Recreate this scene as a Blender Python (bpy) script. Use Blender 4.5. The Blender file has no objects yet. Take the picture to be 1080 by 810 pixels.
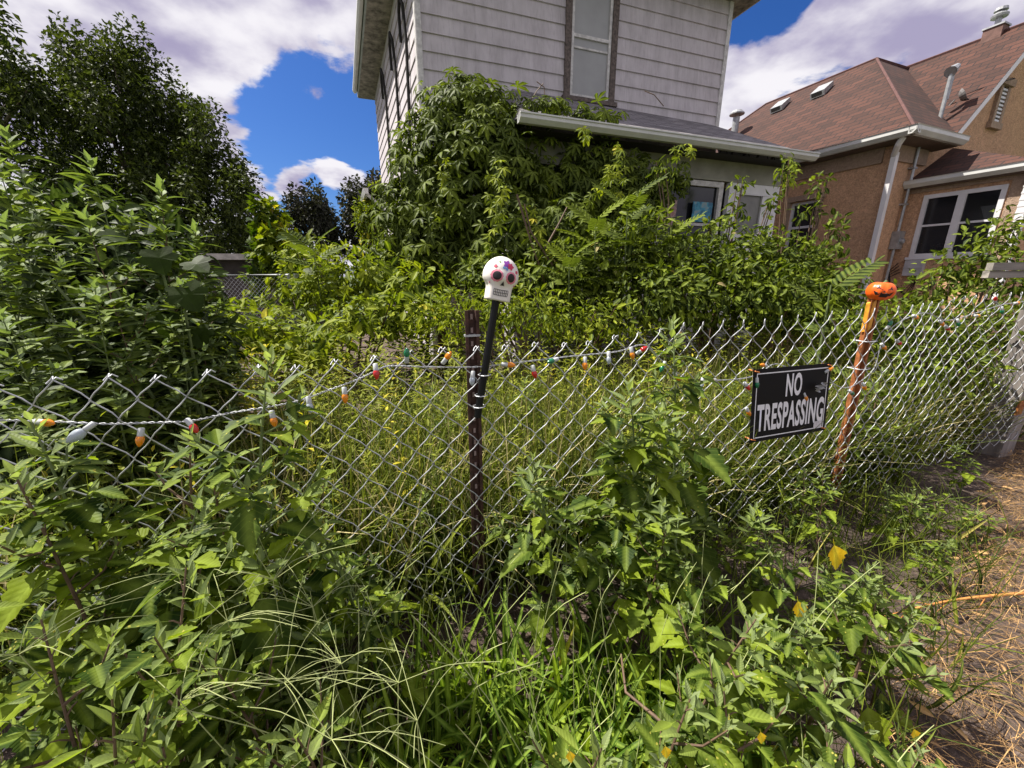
import bpy, math, random
import numpy as np
from mathutils import Vector, Matrix
from mathutils.bvhtree import BVHTree
R_ = math.radians
random.seed(4)
rng = np.random.default_rng(7)
scene = bpy.context.scene
C = scene.collection

# ------------------------------------------------------------------ camera
CAMZ, PITCH, FPX = 1.5, R_(15.5), 412.0
cd = bpy.data.cameras.new('camera')
cam = bpy.data.objects.new('camera', cd); C.objects.link(cam)
cam.location = (0, 0, CAMZ); cam.rotation_euler = (math.pi/2 - PITCH, 0, 0)
cd.sensor_width = 36; cd.lens = FPX/1080*36; cd.clip_start = 0.02; cd.clip_end = 2000
scene.camera = cam

# ------------------------------------------------------------------ light
SUN_EL, SUN_AZ = R_(56), R_(-72)          # azimuth clockwise from +Y
sdir = Vector((math.sin(SUN_AZ)*math.cos(SUN_EL), math.cos(SUN_AZ)*math.cos(SUN_EL), math.sin(SUN_EL)))
sd = bpy.data.lights.new('sun', 'SUN'); sd.energy = 5.0; sd.angle = R_(0.5); sd.color = (1, .95, .86)
so = bpy.data.objects.new('sun', sd); C.objects.link(so)
so.rotation_euler = sdir.to_track_quat('Z', 'Y').to_euler(); so.location = (0, 0, 30)

w = bpy.data.worlds.new('World'); scene.world = w; w.use_nodes = True
nt = w.node_tree; nd = nt.nodes; lk = nt.links
bg = nd['Background']; bg.inputs[1].default_value = .062
sky = nd.new('ShaderNodeTexSky'); sky.sky_type = 'NISHITA'; sky.sun_disc = False
sky.sun_elevation = SUN_EL; sky.sun_rotation = SUN_AZ
def wn(t, **k):
    n = nd.new(t)
    for a, b in k.items(): setattr(n, a, b)
    return n
def math_n(op, a, b=None, clamp=False):
    n = wn('ShaderNodeMath', operation=op, use_clamp=clamp)
    for i, v in enumerate((a, b)):
        if v is None: continue
        if isinstance(v, (int, float)): n.inputs[i].default_value = v
        else: lk.new(v, n.inputs[i])
    return n.outputs[0]
tc = wn('ShaderNodeTexCoord'); sep = wn('ShaderNodeSeparateXYZ'); lk.new(tc.outputs['Generated'], sep.inputs[0])
den = math_n('ADD', sep.outputs[2], .22); den = math_n('MAXIMUM', den, .06)
ux = math_n('DIVIDE', sep.outputs[0], den); uy = math_n('DIVIDE', sep.outputs[1], den)
cmb = wn('ShaderNodeCombineXYZ'); lk.new(ux, cmb.inputs[0]); lk.new(uy, cmb.inputs[1])
n1 = wn('ShaderNodeTexNoise'); n1.inputs['Scale'].default_value = 2.3; n1.inputs['Detail'].default_value = 12; n1.inputs['Roughness'].default_value = .58; n1.inputs['Distortion'].default_value = .15
lk.new(cmb.outputs[0], n1.inputs['Vector'])
def pdir(px, py):
    c, s = math.cos(PITCH), math.sin(PITCH)
    return Vector((px-540, FPX*c-(py-405)*s, -(FPX*s+(py-405)*c)))
cover = n1.outputs[0]
def lobe(v, px, py, rad, amount):          # widen / close the cloud deck around a direction
    d = pdir(px, py).normalized()
    dp = wn('ShaderNodeVectorMath', operation='DOT_PRODUCT'); lk.new(tc.outputs['Generated'], dp.inputs[0]); dp.inputs[1].default_value = d
    mr = wn('ShaderNodeMapRange', interpolation_type='SMOOTHSTEP'); lk.new(dp.outputs['Value'], mr.inputs[0])
    mr.inputs[1].default_value = math.cos(R_(rad)); mr.inputs[2].default_value = 1; mr.inputs[3].default_value = 0; mr.inputs[4].default_value = amount
    return math_n('ADD', v, mr.outputs[0])
cover = math_n('ADD', math_n('MULTIPLY', cover, 1.5), -.02)
cover = lobe(cover, 345, 145, 11.5, -.48)
cover = lobe(cover, 388, 140, 6, -.30)
cover = lobe(cover, 300, 118, 5, -.10)
cover = lobe(cover, 335, 226, 5, -.34)
cover = lobe(cover, 372, 182, 4.5, .44)
cover = lobe(cover, 325, 196, 4.0, .34)
cover = lobe(cover, 800, 2, 6, -.60)
mask = wn('ShaderNodeMapRange', interpolation_type='SMOOTHSTEP'); lk.new(cover, mask.inputs[0])
mask.inputs[1].default_value = .44; mask.inputs[2].default_value = .57
n2 = wn('ShaderNodeTexNoise'); n2.inputs['Scale'].default_value = 2.6; n2.inputs['Detail'].default_value = 7; n2.inputs['Roughness'].default_value = .5
mp = wn('ShaderNodeMapping'); mp.inputs['Location'].default_value = (3.3, 1.7, 0); lk.new(cmb.outputs[0], mp.inputs[0]); lk.new(mp.outputs[0], n2.inputs['Vector'])
shade = wn('ShaderNodeMapRange', interpolation_type='SMOOTHSTEP'); lk.new(n2.outputs[0], shade.inputs[0]); shade.inputs[1].default_value = .40; shade.inputs[2].default_value = .62
ccol = wn('ShaderNodeMix', data_type='RGBA'); lk.new(shade.outputs[0], ccol.inputs[0])
ccol.inputs[6].default_value = (3.5, 3.2, 4.7, 1); ccol.inputs[7].default_value = (8.0, 7.8, 8.2, 1)
hs = wn('ShaderNodeHueSaturation'); hs.inputs['Saturation'].default_value = 1.3; hs.inputs['Value'].default_value = .72; lk.new(sky.outputs[0], hs.inputs['Color'])
mixc = wn('ShaderNodeMix', data_type='RGBA'); lk.new(mask.outputs[0], mixc.inputs[0]); bl_ = wn('ShaderNodeMix', data_type='RGBA', blend_type='MULTIPLY'); bl_.inputs[0].default_value = 1; bl_.inputs[7].default_value = (.55, .82, 1.35, 1); lk.new(hs.outputs[0], bl_.inputs[6]); lk.new(bl_.outputs[2], mixc.inputs[6]); lk.new(ccol.outputs[2], mixc.inputs[7])
lk.new(mixc.outputs[2], bg.inputs[0])

scene.view_settings.view_transform = 'Standard'; scene.view_settings.look = 'None'
scene.view_settings.gamma = 1; scene.view_settings.use_curve_mapping = False
scene.view_settings.exposure = 0.92
scene.render.engine = 'CYCLES'
scene.cycles.max_bounces = 6; scene.cycles.transparent_max_bounces = 4
scene.cycles.transmission_bounces = 4; scene.cycles.diffuse_bounces = 2; scene.cycles.glossy_bounces = 2

# ------------------------------------------------------------------ helpers
def at(px, py, Y):
    d = pdir(px, py); return Vector((0, 0, CAMZ)) + d*(Y/d.y)
FA, FB = 1.526, .37                         # the fence stands on Y = FA + FB*X
def onf(px, py, off=0):
    d = pdir(px, py); t = (FA+off)/(d.y-FB*d.x); return Vector((0, 0, CAMZ)) + d*t

def srgb(r, g, b):
    f = lambda v: ((v/255+.055)/1.055)**2.4 if v/255 > .04045 else v/255/12.92
    return (f(r), f(g), f(b), 1)

class NT:
    def __init__(s, name):
        s.m = bpy.data.materials.new(name); s.m.use_nodes = True; s.t = s.m.node_tree; s.n = s.t.nodes; s.l = s.t.links
        s.b = s.n['Principled BSDF']; s.out = s.n['Material Output']
        s.tc = s.n.new('ShaderNodeTexCoord')
    def noise(s, scale, detail=4, rough=.5, vec=None, stretch=None):
        n = s.n.new('ShaderNodeTexNoise'); n.inputs['Scale'].default_value = scale; n.inputs['Detail'].default_value = detail; n.inputs['Roughness'].default_value = rough
        v = vec or s.tc.outputs['Object']
        if stretch:
            m = s.n.new('ShaderNodeMapping'); m.inputs['Scale'].default_value = stretch; s.l.new(v, m.inputs[0]); v = m.outputs[0]
        s.l.new(v, n.inputs['Vector']); return n.outputs[0]
    def ramp(s, fac, *stops):
        r = s.n.new('ShaderNodeValToRGB'); e = r.color_ramp.elements
        while len(e) < len(stops): e.new(.5)
        for i, (p, c) in enumerate(stops): e[i].position = p; e[i].color = tuple(c)+((1,) if len(c) == 3 else ())
        s.l.new(fac, r.inputs[0]); return r.outputs[0]
    def mix(s, fac, a, b, mode='MIX'):
        m = s.n.new('ShaderNodeMix'); m.data_type = 'RGBA'; m.blend_type = mode
        for i, v in ((0, fac), (6, a), (7, b)):
            if isinstance(v, (int, float)): m.inputs[i].default_value = v
            elif isinstance(v, tuple): m.inputs[i].default_value = v if len(v) == 4 else v+(1,)
            else: s.l.new(v, m.inputs[i])
        return m.outputs[2]
    def bump(s, h, strength, dist=.01):
        b = s.n.new('ShaderNodeBump'); b.inputs['Strength'].default_value = strength; b.inputs['Distance'].default_value = dist
        s.l.new(h, b.inputs['Height']); s.l.new(b.outputs[0], s.b.inputs['Normal']); return b
    def col(s, c):
        if isinstance(c, tuple): s.b.inputs['Base Color'].default_value = c if len(c) == 4 else c+(1,)
        else: s.l.new(c, s.b.inputs['Base Color'])
    def set(s, **k):
        for a, v in k.items(): s.b.inputs[a.replace('_', ' ')].default_value = v

def simple(name, col, rough=.6, metal=0, var=.15, scale=8, bump=.0):
    m = NT(name); n = m.noise(scale, 5, .6)
    a = tuple(c*(1-var) for c in col[:3]); b = tuple(min(1, c*(1+var)) for c in col[:3])
    m.col(m.ramp(n, (.3, a), (.7, b))); m.set(Roughness=rough, Metallic=metal)
    if bump: m.bump(n, bump)
    return m.m

def leafmat(name, a, b, rare=None, pale=None, trans=.35, rough=.55, bright=1.7, spots=False, veins=False):
    m = NT(name); at_ = m.n.new('ShaderNodeAttribute'); at_.attribute_name = 'leaf'
    sp = m.n.new('ShaderNodeSeparateXYZ'); m.l.new(at_.outputs['Vector'], sp.inputs[0])
    stops = [(.0, tuple(x*.8 for x in a)), (.5, tuple(x*.78+y*.22 for x, y in zip(a, b))), (.9, b)]
    if rare: stops += [(.982, b), (.992, rare)]
    c = m.ramp(sp.outputs[0], *stops)
    vn = m.n.new('ShaderNodeMapRange'); m.l.new(sp.outputs[1], vn.inputs[0]); vn.inputs[1].default_value = .03; vn.inputs[2].default_value = .12; vn.inputs[3].default_value = .35; vn.inputs[4].default_value = 0
    c = m.mix(vn.outputs[0], c, tuple(min(1, x*1.6+.05) for x in b))
    n = m.noise(22, 4, .6)
    nr = m.ramp(n, (.3, (.72, .72, .72)), (.7, (1.25, 1.25, 1.25)))
    c = m.mix(1, c, nr, 'MULTIPLY')
    if pale:                                  # mealy young leaves, per leaf
        pf = m.n.new('ShaderNodeMath'); pf.operation = 'MULTIPLY'; pf.inputs[1].default_value = .6; m.l.new(sp.outputs[2], pf.inputs[0])
        c = m.mix(pf.outputs[0], c, pale)
    if spots:
        v = m.n.new('ShaderNodeTexVoronoi'); v.inputs['Scale'].default_value = 75; m.l.new(m.tc.outputs['Object'], v.inputs['Vector'])
        gt = m.n.new('ShaderNodeMath'); gt.operation = 'LESS_THAN'; gt.inputs[1].default_value = .17; m.l.new(v.outputs['Distance'], gt.inputs[0])
        n3 = m.noise(6, 2); g2 = m.n.new('ShaderNodeMath'); g2.operation = 'GREATER_THAN'; g2.inputs[1].default_value = .55; m.l.new(n3, g2.inputs[0])
        g3 = m.n.new('ShaderNodeMath'); g3.operation = 'MULTIPLY'; m.l.new(gt.outputs[0], g3.inputs[0]); m.l.new(g2.outputs[0], g3.inputs[1])
        c = m.mix(g3.outputs[0], c, (.45, .42, .08))
    m.col(c); m.set(Roughness=rough); m.b.inputs['Specular IOR Level'].default_value = .12
    if veins:                                 # side veins running out from the midrib
        f1 = m.n.new('ShaderNodeMath'); f1.operation = 'MULTIPLY'; f1.inputs[1].default_value = .9; m.l.new(sp.outputs[1], f1.inputs[0])
        f2 = m.n.new('ShaderNodeMath'); f2.operation = 'SUBTRACT'; m.l.new(at_.outputs['Alpha'], f2.inputs[0]); m.l.new(f1.outputs[0], f2.inputs[1])
        f3 = m.n.new('ShaderNodeMath'); f3.operation = 'MULTIPLY'; f3.inputs[1].default_value = 62; m.l.new(f2.outputs[0], f3.inputs[0])
        f4 = m.n.new('ShaderNodeMath'); f4.operation = 'SINE'; m.l.new(f3.outputs[0], f4.inputs[0])
        vr = m.n.new('ShaderNodeMapRange'); m.l.new(f4.outputs[0], vr.inputs[0]); vr.inputs[1].default_value = .80; vr.inputs[2].default_value = 1.0; vr.inputs[3].default_value = 0; vr.inputs[4].default_value = .13
        c = m.mix(vr.outputs[0], c, tuple(min(1, x*1.5+.06) for x in b)); m.col(c)
        f5 = m.n.new('ShaderNodeMath'); f5.operation = 'ADD'; m.l.new(n, f5.inputs[0]); f6 = m.n.new('ShaderNodeMath'); f6.operation = 'MULTIPLY'; f6.inputs[1].default_value = -.08; m.l.new(f4.outputs[0], f6.inputs[0]); m.l.new(f6.outputs[0], f5.inputs[1])
        m.bump(f5.outputs[0], .5, .005)
    else: m.bump(n, .35, .005)
    tr = m.n.new('ShaderNodeBsdfTranslucent')
    br = m.mix(1, c, (bright, bright*1.05, bright*.4), 'MULTIPLY'); m.l.new(br, tr.inputs[0])
    ms = m.n.new('ShaderNodeMixShader'); ms.inputs[0].default_value = trans*.8
    m.l.new(m.b.outputs[0], ms.inputs[1]); m.l.new(tr.outputs[0], ms.inputs[2]); m.l.new(ms.outputs[0], m.out.inputs[0])
    return m.m

class MB:
    """collects boxes, tubes, sheets; build() links ONE mesh object"""
    def __init__(s): s.v = []; s.f = []; s.uv = {}
    def poly(s, pts, uv=None):
        o = len(s.v); s.v += [tuple(p) for p in pts]; s.f.append(tuple(range(o, o+len(pts))))
        if uv: s.uv[len(s.f)-1] = uv
        return s
    def box(s, a, b):
        x0, y0, z0 = [min(i, j) for i, j in zip(a, b)]; x1, y1, z1 = [max(i, j) for i, j in zip(a, b)]
        o = len(s.v); s.v += [(x0,y0,z0),(x1,y0,z0),(x1,y1,z0),(x0,y1,z0),(x0,y0,z1),(x1,y0,z1),(x1,y1,z1),(x0,y1,z1)]
        s.f += [tuple(o+i for i in q) for q in ((0,3,2,1),(4,5,6,7),(0,1,5,4),(1,2,6,5),(2,3,7,6),(3,0,4,7))]; return s
    def slab(s, pts, n):                      # polygon pushed along vector n
        k = len(pts); o = len(s.v); n = Vector(n)
        s.v += [tuple(p) for p in pts] + [tuple(Vector(p)+n) for p in pts]
        s.f.append(tuple(o+i for i in range(k))[::-1]); s.f.append(tuple(o+k+i for i in range(k)))
        for i in range(k): j = (i+1) % k; s.f.append((o+i, o+j, o+k+j, o+k+i))
        return s
    def tube(s, pts, r, n=6, caps=True, flat=1):
        pts = [Vector(p) for p in pts]; m = len(pts); rr = r if isinstance(r, (list, tuple)) else [r]*m
        o = len(s.v); ref = None
        for i, p in enumerate(pts):
            t = (pts[min(i+1, m-1)]-pts[max(i-1, 0)]);
            if t.length < 1e-9: t = Vector((0, 0, 1))
            t.normalize()
            if ref is None: ref = Vector((0, 0, 1)) if abs(t.z) < .9 else Vector((1, 0, 0))
            a = (ref - t*ref.dot(t));
            if a.length < 1e-6: a = t.orthogonal()
            a.normalize(); ref = a; b = t.cross(a)
            for k in range(n):
                q = 2*math.pi*k/n; s.v.append(tuple(p + a*math.cos(q)*rr[i] + b*math.sin(q)*rr[i]*flat))
        for i in range(m-1):
            for k in range(n): k2 = (k+1) % n; s.f.append((o+i*n+k, o+i*n+k2, o+(i+1)*n+k2, o+(i+1)*n+k))
        if caps: s.f.append(tuple(o+k for k in range(n))[::-1]); s.f.append(tuple(o+(m-1)*n+k for k in range(n)))
        return s
    def lathe(s, prof, n=14, mat=None):       # prof: (radius, height) along +Z
        mat = mat or Matrix(); o = len(s.v)
        for r, z in prof:
            for k in range(n): q = 2*math.pi*k/n; s.v.append(tuple(mat @ Vector((r*math.cos(q), r*math.sin(q), z))))
        for i in range(len(prof)-1):
            for k in range(n): k2 = (k+1) % n; s.f.append((o+i*n+k, o+i*n+k2, o+(i+1)*n+k2, o+(i+1)*n+k))
        s.f.append(tuple(o+k for k in range(n))[::-1]); s.f.append(tuple(o+(len(prof)-1)*n+k for k in range(n)))
        return s
    def build(s, name, mat, parent=None, smooth=False):
        me = bpy.data.meshes.new(name); me.from_pydata(s.v, [], s.f)
        if s.uv:
            u = me.uv_layers.new(name='UVMap').data
            for p in me.polygons:
                if p.index in s.uv:
                    for li, c in zip(p.loop_indices, s.uv[p.index]): u[li].uv = c
        if smooth: me.polygons.foreach_set('use_smooth', [True]*len(me.polygons))
        me.materials.append(mat); me.validate(); me.update()
        o = bpy.data.objects.new(name, me); C.objects.link(o)
        if parent: o.parent = parent
        return o

def tag(o, label=None, cat=None, group=None, kind=None):
    for k, v in (('label', label), ('category', cat), ('group', group), ('kind', kind)):
        if v: o[k] = v
    return o
def empty(name, loc, rz=0):
    o = bpy.data.objects.new(name, None); C.objects.link(o); o.location = loc; o.rotation_euler = (0, 0, rz); o.empty_display_size = .1
    return o
def dup(root):
    r = root.copy(); C.objects.link(r)
    for ch in list(root.children):
        c = ch.copy(); C.objects.link(c); c.parent = r
        for g in list(ch.children): d = g.copy(); C.objects.link(d); d.parent = c
    return r

# ------------------------------------------------------------------ leaf templates
def leaf_t(rows, droop=.25, fold=.35, twist=0, cols=1):
    """rows of (y, halfwidth) -> mesh along +Y, unit length"""
    v = []; f = []
    for y, hw in rows:
        z = -droop*y*y; e = hw*fold
        v += [(-hw, y, z+e), (0, y, z), (hw, y, z+e)]
    for i in range(len(rows)-1):
        a = i*3; f += [(a, a+1, a+4, a+3), (a+1, a+2, a+5, a+4)]
    return np.array(v, float), f, np.array([[abs(x), y] for x, y, z in v])
def combine(parts):
    V = []; Fs = []; A = []; o = 0
    for (v, f, a), M in parts:
        M = np.array(M); vv = v@M[:3, :3].T + M[:3, 3]; V.append(vv); A.append(a)
        Fs += [tuple(i+o for i in q) for q in f]; o += len(v)
    return np.vstack(V), Fs, np.vstack(A)
def fan_t(outline, cup=.12, droop=.25):
    n = len(outline); cx, cy = 0, .38
    v = [(0, .05, 0)]; 
    for x, y in outline: v.append((x, y, cup*abs(x)-droop*y*y))
    mid = len(v); v.append((cx, cy, -droop*cy*cy-.02))
    f = [(mid, 1+i, 1+(i+1) % n) for i in range(n)]
    v = np.array(v[1:]) ; f = [tuple(i-1 for i in q) for q in f]
    return v, f, np.array([[.5, y] for x, y, z in v])
GOOSE = [leaf_t([(0,.006),(.2,.01),(.27,.12),(.40,.28),(.46,.30),(.52,.22),(.60,.25),(.66,.16),(.76,.17),(.82,.10),(.92,.06),(1,0)], d, f_) for d, f_ in ((.1,.3),(.3,.4),(.45,.2),(-.1,.5))]
GOOSEN = [leaf_t([(0,.006),(.15,.012),(.25,.07),(.42,.15),(.55,.155),(.7,.11),(.78,.09),(.92,.04),(1,0)], d, f_) for d, f_ in ((.05,.4),(.3,.3),(-.12,.5))]
LANCE = [leaf_t([(0,.01),(.2,.10),(.42,.165),(.72,.10),(1,0)], d, f_) for d, f_ in ((.1,.4),(.35,.3),(.55,.25))]
BROAD = [leaf_t([(0,.008),(.12,.02),(.25,.17),(.36,.24),(.42,.20),(.55,.21),(.62,.15),(.78,.10),(1,0)], d, f_) for d, f_ in ((.1,.4),(.35,.25),(.5,.2))]
OVAL = [leaf_t([(0,.01),(.25,.2),(.55,.26),(.85,.13),(1,0)], d, .3) for d in (.1, .35)]
DIAM = [leaf_t([(0,.0),(.5,.33),(1,0)], d, .35) for d in (.1,.4)]
def rotz(a, off=(0, 0, 0), sc=1, tilt=0):
    M = np.eye(4); c, s = math.cos(a), math.sin(a); M[:3, :3] = np.array([[c, -s, 0], [s, c, 0], [0, 0, 1]])*sc; M[:3, 3] = off; return M
lf = leaf_t([(0,.01),(.35,.13),(.65,.17),(.85,.09),(1,0)], .35, .35)
CREEP = [combine([(lf, rotz(R_(a), (0, .25, 0), s_)) for a, s_ in ((0,.75),(48,.68),(-48,.68),(105,.5),(-105,.5))])]
lf2 = leaf_t([(0,.02),(.4,.17),(.8,.12),(1,0)], .2, .3)
FROND = [combine([(lf2, rotz(R_(sg*62), (0, .18+.1*k, -.3*(.18+.1*k)**2), .34*(1-.045*abs(k-3)))) for k in range(8) for sg in (1, -1)] +
                 [(lf2, rotz(0, (0, .95, -.28), .22)), (leaf_t([(0,.006),(.5,.005),(1,.003)], .3, 0), rotz(0))])]
MAPLE = [fan_t([(0,0),(.16,.06),(.42,.05),(.33,.2),(.55,.38),(.36,.42),(.34,.62),(.17,.58),(0,1),(-.17,.58),(-.34,.62),(-.36,.42),(-.55,.38),(-.33,.2),(-.42,.05),(-.16,.06)], .1, d) for d in (.15, .4)]
SQUASH = [fan_t([(0,.12),(.2,0),(.42,.03),(.5,.2),(.44,.32),(.6,.45),(.5,.62),(.34,.62),(.26,.85),(0,1),(-.24,.84),(-.36,.6),(-.5,.63),(-.6,.44),(-.42,.32),(-.5,.18),(-.4,.02),(-.2,0)], .15, .3)]
def blade(hw, bend, segs=6):
    v = []; f = []
    for i in range(segs+1):
        t = i/segs; a = bend*t; y = (math.sin(a)/bend if abs(bend) > .01 else t); z = -((1-math.cos(a))/bend if abs(bend) > .01 else 0)
        wd = hw*(1-t**2.5)*(.6+.4*min(1, t*4))
        v += [(-wd, y, z+wd*.4), (0, y, z), (wd, y, z+wd*.4)]
    for i in range(segs): a = i*3; f += [(a, a+1, a+4, a+3), (a+1, a+2, a+5, a+4)]
    return np.array(v), f, np.array([[abs(p[0]/hw)*.3, p[1]] for p in v])
WIDE = [blade(.03, b) for b in (.5, 1.0, 1.6, 2.2)]
THIN = [blade(.006, b, 4) for b in (.2, .6, 1.1, 1.7)]

def unit(a): return a/np.maximum(np.linalg.norm(a, axis=-1, keepdims=True), 1e-9)
class Fol:
    def __init__(s): s.V = []; s.F = []; s.A = []; s.n = 0; s.smooth = False
    def add(s, temps, P, D, N, S, tint=None, pale=0):
        P = np.atleast_2d(np.asarray(P, float)); k = len(P)
        if k == 0: return s
        D = unit(np.broadcast_to(np.asarray(D, float), (k, 3))); N = np.broadcast_to(np.asarray(N, float), (k, 3))
        X = unit(np.cross(D, N)+1e-6); N = np.cross(X, D)
        S = np.broadcast_to(np.asarray(S, float), (k,)); tint = rng.random(k) if tint is None else np.broadcast_to(tint, (k,))
        pale = np.broadcast_to(np.asarray(pale, float), (k,))
        which = rng.integers(0, len(temps), k)
        for ti, (v, f, a) in enumerate(temps):
            m = which == ti; c = m.sum()
            if c == 0: continue
            W = P[m][:, None, :] + S[m][:, None, None]*(v[None, :, 0:1]*X[m][:, None]+v[None, :, 1:2]*D[m][:, None]+v[None, :, 2:3]*N[m][:, None])
            s.V.append(W.reshape(-1, 3)); nv = len(v)
            for q in set(len(x) for x in f):
                fq = np.array([x for x in f if len(x) == q])
                s.F.append((fq[None]+(s.n+np.arange(c)[:, None, None]*nv)).reshape(-1, q))
            at_ = np.zeros((c, nv, 4)); at_[:, :, 0] = tint[m][:, None]; at_[:, :, 1] = a[None, :, 0]; at_[:, :, 2] = pale[m][:, None]; at_[:, :, 3] = a[None, :, 1]
            s.A.append(at_.reshape(-1, 4)); s.n += c*nv
        return s
    def build(s, name, mat, parent=None, loc=None):
        V = np.vstack(s.V); A = np.vstack(s.A); me = bpy.data.meshes.new(name)
        if loc is not None: V = V-np.array(loc)
        loops = np.concatenate([q.ravel() for q in s.F]); tot = np.concatenate([np.full(len(q), q.shape[1]) for q in s.F]); st = np.concatenate([[0], np.cumsum(tot)[:-1]])
        me.vertices.add(len(V)); me.vertices.foreach_set('co', V.ravel().astype(np.float32))
        me.loops.add(len(loops)); me.loops.foreach_set('vertex_index', loops.astype(np.int32))
        me.polygons.add(len(tot)); me.polygons.foreach_set('loop_start', st.astype(np.int32)); me.polygons.foreach_set('loop_total', tot.astype(np.int32))
        me.polygons.foreach_set('use_smooth', np.full(len(tot), s.smooth))
        at_ = me.attributes.new('leaf', 'FLOAT_COLOR', 'POINT'); at_.data.foreach_set('color', A.ravel().astype(np.float32))
        me.materials.append(mat); me.update(calc_edges=True)
        o = bpy.data.objects.new(name, me); C.objects.link(o)
        if parent: o.parent = parent
        elif loc is not None: o.location = loc
        return o
def rdir(k, zmin=-1, zmax=1):
    z = rng.uniform(zmin, zmax, k); a = rng.uniform(0, 2*math.pi, k); r = np.sqrt(1-z*z); return np.stack([r*np.cos(a), r*np.sin(a), z], 1)

# ------------------------------------------------------------------ materials
M = {}
M['goose'] = leafmat('goosefoot_leaf', (.022, .052, .008), (.19, .25, .014), rare=(.62, .48, .02), pale=(.30, .36, .19), trans=.45, spots=True, veins=True)
M['stem'] = simple('weed_stem', (.12, .16, .05), .6, 0, .4, 30)
M['stem_red'] = simple('woody_stem', (.13, .08, .05), .7, 0, .4, 30)
M['grass'] = leafmat('grass_blade', (.016, .036, .005), (.155, .185, .018), rare=(.42, .36, .10), trans=.33)
M['drygrass'] = leafmat('dry_grass', (.20, .19, .07), (.45, .38, .18), trans=.3, bright=1.2)
M['yard'] = leafmat('yard_weed_leaf', (.018, .038, .005), (.22, .245, .018), rare=(.60, .48, .03), trans=.35)
M['tall'] = leafmat('tall_weed_leaf', (.016, .038, .007), (.145, .19, .020), pale=(.24, .32, .15), trans=.33, veins=True)
M['vine'] = leafmat('creeper_leaf', (.008, .022, .003), (.13, .17, .010), rare=(.30, .30, .03), trans=.3)
M['shrub'] = leafmat('shrub_leaf', (.010, .028, .004), (.165, .21, .014), rare=(.40, .30, .15), trans=.33)
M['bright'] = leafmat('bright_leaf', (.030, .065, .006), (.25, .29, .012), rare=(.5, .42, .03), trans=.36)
M['tree'] = leafmat('tree_leaf', (.009, .018, .004), (.060, .080, .011), trans=.25, bright=1.8)
M['darkleaf'] = leafmat('dark_weed_leaf', (.008, .02, .005), (.05, .08, .012), trans=.25)  # leaf colour darkened to carry the shade behind the left weeds
M['purple'] = leafmat('purple_leaf', (.018, .018, .016), (.04, .045, .03), trans=.2, bright=1.2)
M['bark'] = simple('bark', (.10, .075, .055), .9, 0, .4, 6, .4)
M['white'] = simple('white_paint', (.68, .67, .68), .45, 0, .08, 5)
M['worn'] = simple('worn_white_paint', (.55, .53, .52), .6, 0, .3, 14)
M['gutter'] = simple('gutter_white', (.60, .60, .58), .4, 0, .12, 3)
M['downspout'] = simple('downspout_paint', (.74, .72, .72), .35, 0, .06, 4)
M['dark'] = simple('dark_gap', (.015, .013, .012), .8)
M['trim'] = simple('weathered_trim', (.11, .085, .075), .8, 0, .6, 25, .3)
M['soffit'] = simple('peeling_soffit', (.22, .20, .17), .8, 0, .7, 7, .4)
M['fascia'] = simple('grey_fascia', (.30, .33, .31), .6, 0, .2, 6)
M['frieze'] = simple('beige_frieze', (.27, .26, .21), .7, 0, .2, 4)
M['wire'] = simple('galvanised_wire', (.47, .48, .50), .5, .35, .35, 25)
M['pipe'] = simple('grey_pipe', (.38, .39, .40), .45, .5, .25, 12)
M['black'] = simple('black_plastic', (.007, .007, .008), .4)
M['black'].node_tree.nodes['Principled BSDF'].inputs['Specular IOR Level'].default_value = .25
M['rust'] = simple('rusted_steel', (.065, .030, .022), .75, .15, .6, 40, .4)
M['rust_o'] = simple('orange_rust', (.34, .115, .035), .75, .1, .5, 30, .4)
M['paint_o'] = simple('orange_yellow_paint', (.78, .34, .03), .5, 0, .4, 25)  # sunlit tone of the rusted post, put into a colour
M['oldwood'] = NT('weathered_wood'); _n = M['oldwood'].noise(6, 6, .65, stretch=(1, 1, .08)); M['oldwood'].col(M['oldwood'].ramp(_n, (.3, (.10, .085, .075)), (.7, (.36, .32, .29)))); M['oldwood'].set(Roughness=.9); M['oldwood'].bump(_n, .6); M['oldwood'] = M['oldwood'].m
M['railwood'] = NT('weathered_rail'); _n = M['railwood'].noise(9, 6, .65, stretch=(.1, 1, 1.6)); M['railwood'].col(M['railwood'].ramp(_n, (.3, (.10, .09, .08)), (.7, (.42, .38, .34)))); M['railwood'].set(Roughness=.9); M['railwood'].bump(_n, .6); M['railwood'] = M['railwood'].m
def glass(name, c, rough=.08):
    m = NT(name); n = m.noise(1.3, 3); m.col(m.ramp(n, (.35, tuple(x*.6 for x in c)), (.65, c))); m.set(Roughness=rough); m.b.inputs['Specular IOR Level'].default_value = .5; return m.m
M['glass'] = glass('dark_glass', (.014, .015, .018), .12)
M['hole'] = simple('pale_hole', (.30, .22, .2), .7)
M['screen'] = simple('window_screen_blind', (.33, .33, .335), .5, 0, .1, 2)
M['doorglass'] = simple('curtained_glass', (.16, .155, .14), .3, 0, .3, 3)

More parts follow.
